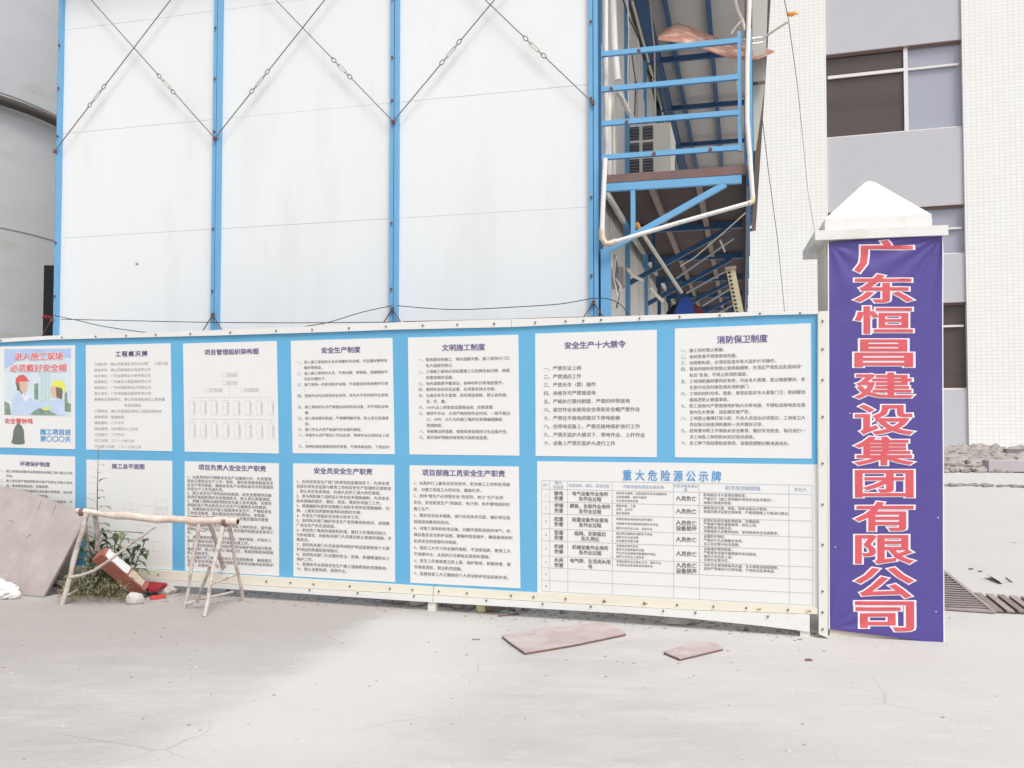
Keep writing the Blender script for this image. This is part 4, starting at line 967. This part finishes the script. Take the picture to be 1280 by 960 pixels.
# each character in the cell of the photo: width 76 px, height 41 px
cells = [(299, 344.5), (341.5, 383), (381.5, 422), (423, 463.5), (464.5, 503), (504.5, 548), (544.5, 586), (586, 626), (625.5, 667.5), (666.5, 708), (707, 750), (748.5, 791)]
def subdiv(vs_, fs_, n=1):
    import bmesh
    b = bmesh.new(); bv = [b.verts.new(v) for v in vs_]
    for f in fs_:
        try: b.faces.new([bv[i] for i in f])
        except ValueError: pass
    for _ in range(n):
        es = [e for e in b.edges if e.calc_length() > .16]
        if es: bmesh.ops.subdivide_edges(b, edges=es, cuts=1)
        bmesh.ops.triangulate(b, faces=[f for f in b.faces if len(f.verts) > 3])
    b.verts.index_update(); r = ([v.co.copy() for v in b.verts], [tuple(v.index for v in f.verts) for f in b.faces]); b.free(); return r
for ch, (ya, yb) in zip(chars, cells):
    pr = None
    for name, bev, m_, off, zs in (('character_outline', .052, M_whitep, .0022, .012), ('character', .019, M_red, .0050, .03)):
        vs_, fs_ = glyph_mesh(ch, bev, 0.0, 2)
        X0, X1 = min(v.x for v in glyph_mesh(ch, 0, 0, 2)[0]), max(v.x for v in glyph_mesh(ch, 0, 0, 2)[0])
        Y0, Y1 = min(v.y for v in glyph_mesh(ch, 0, 0, 2)[0]), max(v.y for v in glyph_mesh(ch, 0, 0, 2)[0])
        vs_, fs_ = subdiv(vs_, fs_, 2)
        ex, ey = .024, .030
        out = []
        for v in vs_:
            fx_ = (v.x-X0)/(X1-X0); fy_ = (Y1-v.y)/(Y1-Y0)
            px_ = 1069.5+fx_*70; py_ = ya+3.6+fy_*(yb-ya-7.2)
            u = (px_-1035.8)/141.0; tv = (py_-(303.5-10*u))/((786+17*u)-(303.5-10*u))
            out.append(BNp(u, tv, off+v.z*zs))
        mb = MB(); mb.add(out, fs_)
        if pr is None: pr = build(mb, name, m_, ban)
        else: build(mb, name, m_, pr)
for px_, py_ in ((1043, 690), (1171, 645), (1168, 758), (1062, 520)):
    u = (px_-1035.8)/141.0; v = (py_-300)/495
    build(MB().blob(BNp(u, v, .002), (.004, .001, .004), px_, 1, .3), 'paint_fleck', M_whitep, cloth)

# ================================================================== FOREGROUND THINGS, LEFT
def mid(a, b, f=.5): return a+(b-a)*f
BR = G(54, 746, .005); BL = AY(-75, 732, 7.62); BL.z = .005
TR = AY(105, 641, 7.42); TL_ = AY(-75, 592, 7.95)
kink = AY(99, 662, 7.38)
nrm = (TR-BR).cross(BL-BR).normalized()
if nrm.y > 0: nrm = -nrm
kink = on_plane(99, 662, BR, nrm); TL_ = on_plane(-75, 590, BR, nrm)
lean = thing('leaning_board', mid(BL, BR), 'large dusty grey plywood board leaning against the left end of the hoarding', 'board')
face_pts = [BL, BR, on_plane(76, 706, BR, nrm), kink, TR, on_plane(62, 624, BR, nrm), on_plane(30, 613, BR, nrm), on_plane(0, 607, BR, nrm), TL_]
build(MB().prism(face_pts, -nrm*.016), 'plywood_face', M_ply, lean)
build(MB().prism([p-nrm*.0165+(-V((.006, 0, 0)) if i in (1, 2, 3, 4) else V((0, 0, 0))) for i, p in enumerate(face_pts)], -nrm*.02), 'plywood_back', M_plyedge, lean)
for k, (a, b) in enumerate((((52, 626), (47, 638)), ((70, 631), (66, 642)), ((33, 672), (39, 668)), ((12, 650), (17, 653)))):
    p = on_plane(*a, BR, nrm)+nrm*.002; q = on_plane(*b, BR, nrm)+nrm*.002
    build(MB().tube([p, q], .002, 5), 'splinter', M_plyedge, lean)
bgm = MB(); c = G(4, 748); 
for k, (dx, dy, rx, rz) in enumerate(((-.10, .03, .13, .085), (.02, 0, .10, .07), (.09, -.02, .06, .04), (-.02, -.03, .09, .05))): bgm.blob(c+V((dx, dy, rz*.8)), (rx, rx*.7, rz), k+20, 3, .10, False)
single(bgm, 'plastic_bag', M_bag, 'crumpled white plastic bag at the foot of the leaning board', 'bag')
# debris under the leaning board
bits = [((62, 735), (92, 718), .04, .03, M_plyedge, 'dark broken plank end under the leaning board, nearest the ground'), ((66, 722), (90, 706), .05, .025, M_rustw, 'brown plank scrap wedged above the other under the leaning board'), ((70, 742), (100, 740), .03, .02, M_joist, 'pale thin scrap of wood beside the trestle foot')]
for a, b, w_, h_, m_, lb in bits:
    p = G(*a)+UP*h_; q = G(b[0], b[1]+6)+UP*(h_+.06); single(MB().bar(p, q, w_, h_), 'wood_scrap', m_, lb, 'wood scrap', 'wood scraps under the board')
dm = MB()
for k in range(26):
    x = random.uniform(62, 108); y = random.uniform(722, 745); dm.blob(G(x, y)+UP*.012, [random.uniform(.012, .035)]*3, k+50, 1, .3)
build(dm, 'rubble_bits', M_plyedge, kind='stuff'); tag(bpy.data.objects['rubble_bits'], 'dark rubble crumbs under the leaning board', 'rubble')

# trestle
TY = 6.95
tr = thing('trestle', V((AY(190, 700, TY).x, TY, 0)), 'low trestle with a pale pole top on cement splashed steel legs', 'trestle')
Pa, Pb = AY(96, 638.5, 7.05), AY(297, 652, 6.82)
pts = []; rad = []
for i in range(13):
    f = i/12; p = Pa.lerp(Pb, f)+UP*(.006*math.sin(i*1.9)-.02*math.sin(math.pi*f)); pts.append(p); rad.append((.021 if f < .2 else .029)+.0018*math.sin(i*2.3))
build(MB().tube(pts, rad, 12), 'top_pole', M_wood, tr)
build(MB().tube([Pb+(Pb-Pa).normalized()*.001, Pb+(Pb-Pa).normalized()*.004], .019, 10), 'pole_end_hole', M_dark, tr)
for f, r in ((.035, .031), (.925, .034)):
    p = Pa.lerp(Pb, f); build(MB().tube([p-(Pb-Pa).normalized()*.016-UP*.008, p+(Pb-Pa).normalized()*.016-UP*.008], r, 10), 'binding', M_rustw, tr)
def leg(a, Ya, b, r0=.022, r1=.02, bend=0.0, name='leg', m=M_leg, gz=None):
    p = AY(a[0], a[1], Ya); q = G(*b) if gz is None else AY(b[0], b[1], gz)
    P_ = [p.lerp(q, k/6)+V((math.sin(k*1.7)*.004+bend*math.sin(math.pi*k/6), 0, 0)) for k in range(7)]
    return build(MB().tube(P_, [(r0+(r1-r0)*k/6)*.88+.0018*math.sin(k*2.6) for k in range(7)], 8), name, m, tr)
leg((108, 642), 7.0, (78, 756), .024, .022); leg((119, 645), 7.05, (128, 742), .022, .018)
leg((104, 640), 7.03, (121, 738), .010, .010)
leg((249, 655), 6.86, (231, 760), .018, .013); leg((262, 655), 6.86, (286, 738), .018, .018, .01)
leg((279, 656), 6.84, (256, 771), .020, .017, -.01); leg((286, 656), 6.84, (304, 751), .017, .014)
def tie(a, Ya, b, Yb, r=.009): build(MB().tube([AY(a[0], a[1], Ya), AY((a[0]+b[0])/2, (a[1]+b[1])/2+.5, (Ya+Yb)/2), AY(b[0], b[1], Yb)], r, 7), 'tie_bar', M_leg, tr)
tie((233, 754), 6.78, (248, 750), 6.8); tie((246, 751), 6.76, (263, 707), 6.6, .012); tie((248, 749), 6.8, (291, 740), 7.05, .010)
tie((262, 731), 6.55, (297, 717), 7.0, .009); tie((86, 743), 6.92, (97, 737), 7.1, .008); tie((237, 657), 6.88, (256, 664), 6.86, .010)
st = [AY(87, 722, 6.88), AY(102, 719, 6.8), AY(118, 713, 6.75), AY(140, 698, 6.72), AY(165, 679, 6.7), AY(195, 658, 6.7)]
build(MB().tube(st, [.014, .012, .012, .010, .009, .008], 7), 'brace_stick', M_leg, tr, label='thin pale brace stick slanting up to the right')

# faded red box beam
lo_, hi_ = G(178, 748)+UP*.065, AY(124, 692, 6.98)
ax = (lo_-hi_).normalized(); sx = V((.35, .94, 0)); sx = (sx-ax*sx.dot(ax)).normalized(); ux = ax.cross(sx).normalized()
if ux.z < 0: ux = -ux
ctr = (lo_+hi_)/2; hl = (lo_-hi_).length/2
rb = thing('red_beam', lo_*1.0, 'faded red box beam propped on the weeds beside the trestle', 'beam')
build(MB().box(ctr, ax*hl, sx*.045, ux*.055), 'beam_body', M_brick, rb)
def ragged(c_, a_, b_, seed):
    q = random.Random(seed); pts = []
    for i in range(9): pts.append(c_+ax*a_*(-1+i/4)-sx*b_*q.uniform(.75, 1.05))
    for i in range(9): pts.append(c_+ax*a_*(1-i/4)+sx*b_*q.uniform(.7, 1.05))
    return MB().prism(pts, -ux*.006)
build(ragged(ctr-ax*hl*.38+ux*.064, hl*.50, .042, 1), 'white_cover', M_bag, rb, label='white plastic strip on its upper end')
build(ragged(ctr+ax*hl*.50+ux*.061, hl*.30, .036, 2), 'yellow_cover', mat('stained_yellow', (.55, .47, .36), .8, .3, 25, 0, 0, (.42, .16, .12), .8, 14), rb, label='stained yellowish strip on its lower end')
single(MB().blob(G(168, 755)+UP*.04, (.065, .05, .055), 31, 2, .12), 'stone', M_stone, 'white rounded stone in front of the faded red beam', 'stone')
single(MB().bar(G(188, 750)+UP*.015, G(207, 748)+UP*.018, .035, .028), 'red_fragment', M_redbright, 'small bright red plastic fragment right of the white stone', 'fragment')
gr = MB()
for k, (x, y, r) in enumerate(((204, 743, .05), (213, 741, .06), (220, 739, .035), (208, 740, .055))): gr.blob(G(x, y)+UP*r*.5, (r*1.2, r, r*.75), 60+k, 2, .16)
single(gr, 'grey_rag', M_grey, 'crumpled grey paper rag on the ground below the hoarding lip', 'rag')
single(MB().prism([AY(178, 728, 7.35), AY(186, 737, 7.2), AY(199, 735, 7.2), AY(209, 729, 7.35), AY(190, 727, 7.4)], V((0, 0, -.02))), 'crimson_cloth', M_crimson, 'flat crimson cloth scrap behind the grey rag', 'cloth')

# weeds
def leafq(mb, p, d, L_, w_, droop=.3):
    d = d.normalized(); s_ = d.cross(UP)
    if s_.length < .1: s_ = V((1, 0, 0))
    s_.normalize(); m1 = p+d*L_*.5; e = p+d*L_-UP*L_*droop
    mb.add([p, m1+s_*w_/2, e, m1-s_*w_/2], [(0, 1, 2, 3)])
wd_ = thing('tall_weed', V((AY(122, 700, 7.3).x, 7.3, 0)), 'tall thin weed with narrow drooping leaves in front of the site plan notice', 'plant')
stem = [AY(124, 742, 7.25), AY(122, 690, 7.27), AY(121.5, 640, 7.3), AY(122, 600, 7.3), AY(123, 560, 7.3)]
build(MB().tube(stem, [.008, .007, .006, .004, .002], 6), 'stem', M_stem, wd_)
rr = random.Random(3)
for k in range(30):
    y = 566+k*5.3; p = AY(122+math.sin(k)*.6, y, 7.29); a = rr.uniform(-1, 1); sgn = 1 if k % 2 else -1
    L_ = (.06+.0055*k)*rr.uniform(.75, 1.15); d = V((sgn, -.45+rr.uniform(-.3, .3), rr.uniform(.1, .7)))
    mb = MB(); d.normalize(); s_ = d.cross(UP).normalized(); w_ = L_*.15; c_pts = [p, p+d*L_*.35+UP*L_*.06, p+d*L_*.7-UP*L_*.02, p+d*L_-UP*L_*.25]
    mb.add([c_pts[0], c_pts[1]+s_*w_, c_pts[1]-s_*w_, c_pts[2]+s_*w_*.8, c_pts[2]-s_*w_*.8, c_pts[3]], [(0, 1, 2), (1, 3, 4, 2), (3, 5, 4)])
    build(mb, 'leaf', M_leaf, wd_)
bush = thing('leafy_weed', V((AY(150, 700, 7.3).x, 7.25, 0)), 'bushy green weed with lobed leaves growing behind the red beam', 'plant')
for k in range(9):
    bx = 128+k*4.2; tpx = 104+k*10+rr.uniform(-4, 4); tpy = 672+abs(k-4)*4+rr.uniform(-12, 8)
    P_ = [AY(bx, 742, 7.3), AY((bx+tpx)/2-2, 705, 7.28), AY(tpx, tpy, 7.25)]
    build(MB().tube(P_, [.006, .005, .003], 5), 'stem', M_stem, bush)
    for q in range(15):
        f = .2+.056*q; p = P_[0].lerp(P_[2], f)+V((rr.uniform(-.02, .02), rr.uniform(-.08, .05), 0))
        d = V((rr.uniform(-1, 1), rr.uniform(-.9, .1), rr.uniform(-.1, .8))).normalized(); L_ = rr.uniform(.08, .16); s_ = d.cross(UP).normalized(); w_ = L_*rr.uniform(.14, .22)
        mb = MB(); mb.add([p, p+d*L_*.4+s_*w_+UP*.01, p+d*L_*.4-s_*w_+UP*.01, p+d*L_*.75+s_*w_*.6, p+d*L_*.75-s_*w_*.6, p+d*L_-UP*L_*.3], [(0, 1, 2), (1, 3, 4, 2), (3, 5, 4)])
        build(mb, 'leaf', rr.choice([M_leaf, M_leafd]), bush)
und = MB()
for k in range(3000):
    px_ = min(188, max(92, rr.gauss(130, 24))); hgt = max(.05, .46-abs(px_-130)*.0075)*rr.uniform(.3, 1); p = V((AY(px_, 700, 7.3).x, 7.32+rr.uniform(-.10, .14), rr.uniform(0, 1)**.8*hgt))
    leafq(und, p, V((rr.uniform(-1, 1), rr.uniform(-1, 1), rr.uniform(-.1, 1))), rr.uniform(.03, .075), rr.uniform(.005, .012), .3)
tag(build(und, 'undergrowth', M_leafd, kind='stuff'), 'dark green undergrowth behind the trestle', 'undergrowth')
dry = MB()
for k in range(1500):
    px_ = rr.uniform(80, 170); hgt = .13+.14*math.exp(-((px_-112)/26)**2); p = V((AY(px_, 735, 7.1).x, 7.1+rr.uniform(-.14, .12), rr.uniform(0, 1)**1.2*hgt))
    leafq(dry, p, V((rr.uniform(-1, 1), rr.uniform(-.7, .7), rr.uniform(.2, 1.3))), rr.uniform(.025, .07), rr.uniform(.003, .006), .2)
tag(build(dry, 'dry_grass', M_dry, kind='stuff'), 'feathery dry yellowish grass at the foot of the trestle', 'grass')

# ================================================================== UNDER AND BEFORE THE HOARDING
def slab(pts, th, name, m, me, label, cat):
    P_ = [G(*p)+UP*(th+.004) for p in pts]; t_ = thing(name, V((sum(p.x for p in P_)/len(P_), sum(p.y for p in P_)/len(P_), 0)), label, cat)
    build(MB().prism(P_, -UP*th*.45), 'top_face', m, t_); build(MB().prism([p-UP*th*.45-UP*.0003 for p in P_], -UP*th*.5), 'edge_layer', me, t_); return t_
slab([(627.5, 798), (640, 808), (656, 819), (720, 808), (782.5, 795), (771, 788), (755, 781), (690, 788)], .016, 'plywood_offcut', M_pinkply, M_pinkedge, 'large pinkish plywood offcut lying in front of the hazard table notice', 'board')
slab([(829.5, 818), (849.5, 826.5), (904, 813.5), (893, 807), (878, 803)], .014, 'plywood_offcut', M_pinkply, M_pinkedge, 'small pinkish plywood offcut lying near the right end of the hoarding', 'board')
for (a, b, lb) in (((623, 771), (648, 768.5), 'short brown stick on the ground below the hoarding, left of the large pink offcut'), ((590, 800.5), (600, 801), 'tiny dark stick on the pale concrete left of the large pink offcut')):
    single(MB().tube([G(*a)+UP*.008, G(*b)+UP*.008], .007 if a[0] > 600 else .003, 6), 'stick', M_rustw, lb, 'stick')
for k, (x, y, rx, rz, m_, lb) in enumerate(((848, 778, .10, .03, M_stone, 'flat pale brick lying half under the hoarding lip'), (521, 756, .055, .028, M_stone, 'broken concrete lump left of the hoarding foot'), (500, 754, .05, .03, M_rubble, 'grey concrete lump below the fire notice, second from the foot'),
        (488, 752, .045, .03, M_stone, 'pale lump at the left end of the rubble row'), (601, 764, .035, .03, M_yellow, 'yellowish foam lump under the hoarding lip'), (616, 763, .06, .04, M_joist, 'brown rounded stone next to the yellowish foam lump'), (573, 760, .045, .03, M_rubble, 'grey stone right of the hoarding foot'), (648, 764, .02, .02, M_stone, 'tiny white stone at the right end of the rubble row'), (587, 761, .03, .025, M_rubble, 'small grey stone between foot and foam lump'))):
    single(MB().blob(G(x, y+1)+UP*rz*.9, (rx*1.15, rx*.7, rz*1.35), 80+k, 2, .15), 'stone', m_, lb, 'stone')
single(MB().tube([G(455, 746)+UP*.03, G(483, 748)+UP*.045], .022, 8), 'wood_block', M_rustw, 'brown round timber end showing under the hoarding left of the foot', 'timber')
rub = MB()
for k in range(170):
    x = random.uniform(470, 660); y = lerp_line(Yl, x)+random.uniform(-6, 7)*.5+2; r = random.uniform(.008, .030); rub.blob(G(x, max(y, 742))+UP*r*.5, (r, r, r*.7), 200+k, 1, .3)
tag(build(rub, 'rubble_bits_row', M_rubble, kind='stuff'), 'small broken concrete bits scattered under the hoarding', 'rubble')
tg_ = MB()
for k in range(9):
    x0 = 720+k*11; x1 = x0+random.uniform(24, 44); yb = 776+random.uniform(-3, 4)
    a = G(x0, 767+k*.8)+UP*random.uniform(.03, .06); b = G(x1, 770+k*.8)+UP*random.uniform(.02, .05); m_ = (G((x0+x1)/2, yb)+UP*.008)
    tg_.tube([a.lerp(m_, t_/6).lerp(m_.lerp(b, t_/6), t_/6) for t_ in range(7)], .0035, 5)
single(tg_, 'wire_tangle', M_straw, 'tangle of loose pale wire loops spilling out under the hoarding lip', 'wire')
sand = MB()
for k in range(700):
    x = random.uniform(150, 1025); yb = lerp_line(Yl, min(x, 1012))
    y = max(yb+1, 740)+abs(random.gauss(0, 7)); r = random.uniform(.003, .011); sand.blob(G(x, y)+UP*r*.2, (r*1.6, r, r*.5), 7000+k, 1, .35)
tag(build(sand, 'grit_drift', mat('grit_brown', (.36, .31, .28), .95, .3, 9), kind='stuff'), 'drift of fine brown grit along the foot of the hoarding', 'grit')
# pebbles and flecks on the concrete
peb = MB()
for k in range(260):
    x = random.uniform(-100, 1380); y = 760+abs(random.gauss(0, 70)) if k % 3 else random.uniform(600, 740)
    if y < 760 and x < 1185: continue
    if y > 990: continue
    p = G(x, y); r = random.uniform(.0025, .008)*(1 if y > 740 else 1.4); peb.blob(p+UP*r*.3, (r*1.3, r, r*.6), 500+k, 1, .35)
tag(build(peb, 'pebbles', mat('dark_pebble', (.40, .36, .34), .9, .2, 20), kind='stuff'), 'scattered grit on the concrete yard', 'grit')
pw = MB()
for k in range(200):
    p = G(random.uniform(-50, 1330), random.uniform(765, 960)); r = random.uniform(.002, .007); pw.blob(p+UP*r*.2, (r*1.8, r, r*.4), 900+k, 1, .35)
tag(build(pw, 'plaster_flecks', M_stone, kind='stuff'), 'pale plaster flecks on the concrete yard', 'grit')
for (x, y, lb) in ((932, 788.5, 'dark clod on the ground below the hazard table notice'), (1010, 826, 'small dark chip in front of the gate pillar'), (1213, 712, 'dark stone beyond the grating, right one'), (1225, 715, 'dark stone beyond the grating, rightmost')):
    single(MB().blob(G(x, y)+UP*.006, (.028, .012, .010), int(x), 1, .3), 'clod', M_rustw, lb, 'clod')

# drain grating at the right
def gstrip(a, b, w_, h_, z=.018): return MB().bar(G(*a)+UP*z, G(*b)+UP*z, w_, h_)
tren = [(1120, 668), (1178, 712), (1216, 744), (1290, 752), (1376, 757.5), (1400, 770.5), (1290, 768.5), (1242, 766.5), (1178, 762.5), (1080, 755)]
tb_ = MB().face([G(*p)+UP*.004 for p in tren]); o = build(tb_, 'drain_trench_shade_sheet', M_trenchshade, kind='structure')  # flat dark sheet: the shade inside the trench is its colour, no hole
g1 = thing('drain_grating', G(1200, 750), 'worn steel drain grating of close parallel bars beside the banner foot', 'grating')
def diag(y): # right boundary of the first grate
    return 1178+(y-712)*(1241-1178)/(766-712)
for k in range(17):
    y = 716+k*2.95
    o = build(MB().bar(G(1100, y-5)+UP*.012, G(diag(y+1.2)-.5, y+1.2)+UP*.012, .034, .006), 'grating_bar', M_steelg, g1)
build(MB().bar(G(1120, 667)+UP*.014, G(1243, 767)+UP*.014, .03, .012), 'frame_bar', M_steelg, g1)
build(MB().bar(G(1090, 756.5)+UP*.013, G(1243, 767)+UP*.013, .04, .012), 'frame_bar', M_steelg, g1)
g2 = thing('drain_grating', G(1290, 757), 'broken grating of wide diagonal bars beyond the close barred one', 'grating')
for k in range(12):
    a = G(1222+k*14.5, 744+k*1.2); b = G(1249+k*14.5, 766.5+k*.35)
    build(MB().bar(a+UP*.014, b+UP*.014, .05, .014), 'grating_bar', M_steelg if k % 2 else M_joist, g2)
cb = thing('cardboard', G(1268, 738), 'curled pale cardboard sheet lying beyond the drain grating', 'cardboard')
cp = [(1250, 727, .05), (1260, 734, .02), (1274, 738.5, .01), (1290, 738, .02), (1310, 735, .06)]
mb = MB(); va = []; 
for x, y, z in cp:
    p = AY(x, y, 7.75+.1*(z < .03)); va += [p, p+V((.03, .28, .02))]
mb.add(va, [(2*i, 2*i+2, 2*i+3, 2*i+1) for i in range(len(cp)-1)]); mb.add([v-UP*.006 for v in va], [(2*i, 2*i+1, 2*i+3, 2*i+2) for i in range(len(cp)-1)])
for i in range(len(cp)-1): mb.add([va[2*i], va[2*i+2], va[2*i+2]-UP*.006, va[2*i]-UP*.006], [(0, 1, 2, 3)])
build(mb, 'sheet', M_pinkply, cb)
single(MB().tube([AY(1257, 722, 7.9), AY(1266, 729, 7.85)], .008, 6), 'stick', M_rustw, 'thin brown stick lying on the curled cardboard', 'stick')
# rubble bank and planks at the foot of the cream building
rb_ = MB()
for k in range(1700):
    x = random.uniform(1120, 1420); y = random.uniform(574, 591); p = G(x, y); r = random.uniform(.05, .22)*(1.1 if y < 584 else .7)
    rb_.blob(p+UP*(r*.4+max(0, 584-y)*.03), (r, r*.8, r*.6), 2000+k, 1, .3)
tag(build(rb_, 'rubble_bank', M_rubble, kind='stuff'), 'bank of grey rubble along the foot of the cream building', 'rubble')
for (a, b, th, m_, lb) in (((1232, 590), (1330, 591), .28, mat('grey_plank', (.45, .41, .43)), 'long grey plank lying before the rubble bank'), ((1256, 573), (1330, 574), .22, mat('grey_plank', (.45, .41, .43)), 'grey plank on top of the rubble bank at the right edge'), ((1256, 579), (1330, 580), .4, mat('dark_plank', (.25, .22, .23)), 'dark beam under the grey plank in the rubble bank'), ((1178, 586), (1206, 589), .14, M_joist, 'short pale plank at the left end of the rubble bank')):
    single(MB().bar(G(*a)+UP*th*.6, G(*b)+UP*th*.6, .5, th), 'plank', m_, lb, 'plank')
rw = MB()
for k in range(150):
    x = random.uniform(1150, 1400); p = G(x, 607+(x-1178)*.018+random.uniform(-1, 1)); r = random.uniform(.02, .065); rw.blob(p+UP*r*.4, (r*1.6, r, r*.6), 4000+k, 1, .3)
tag(build(rw, 'grit_row', mat('grit_grey', (.30, .28, .27), .9, .2, 4), kind='stuff'), 'thin row of grit across the far yard', 'grit')
print('objects', len(bpy.data.objects), 'tris', sum(sum(len(p.vertices)-2 for p in o.data.polygons) for o in bpy.data.objects if o.type == 'MESH'))
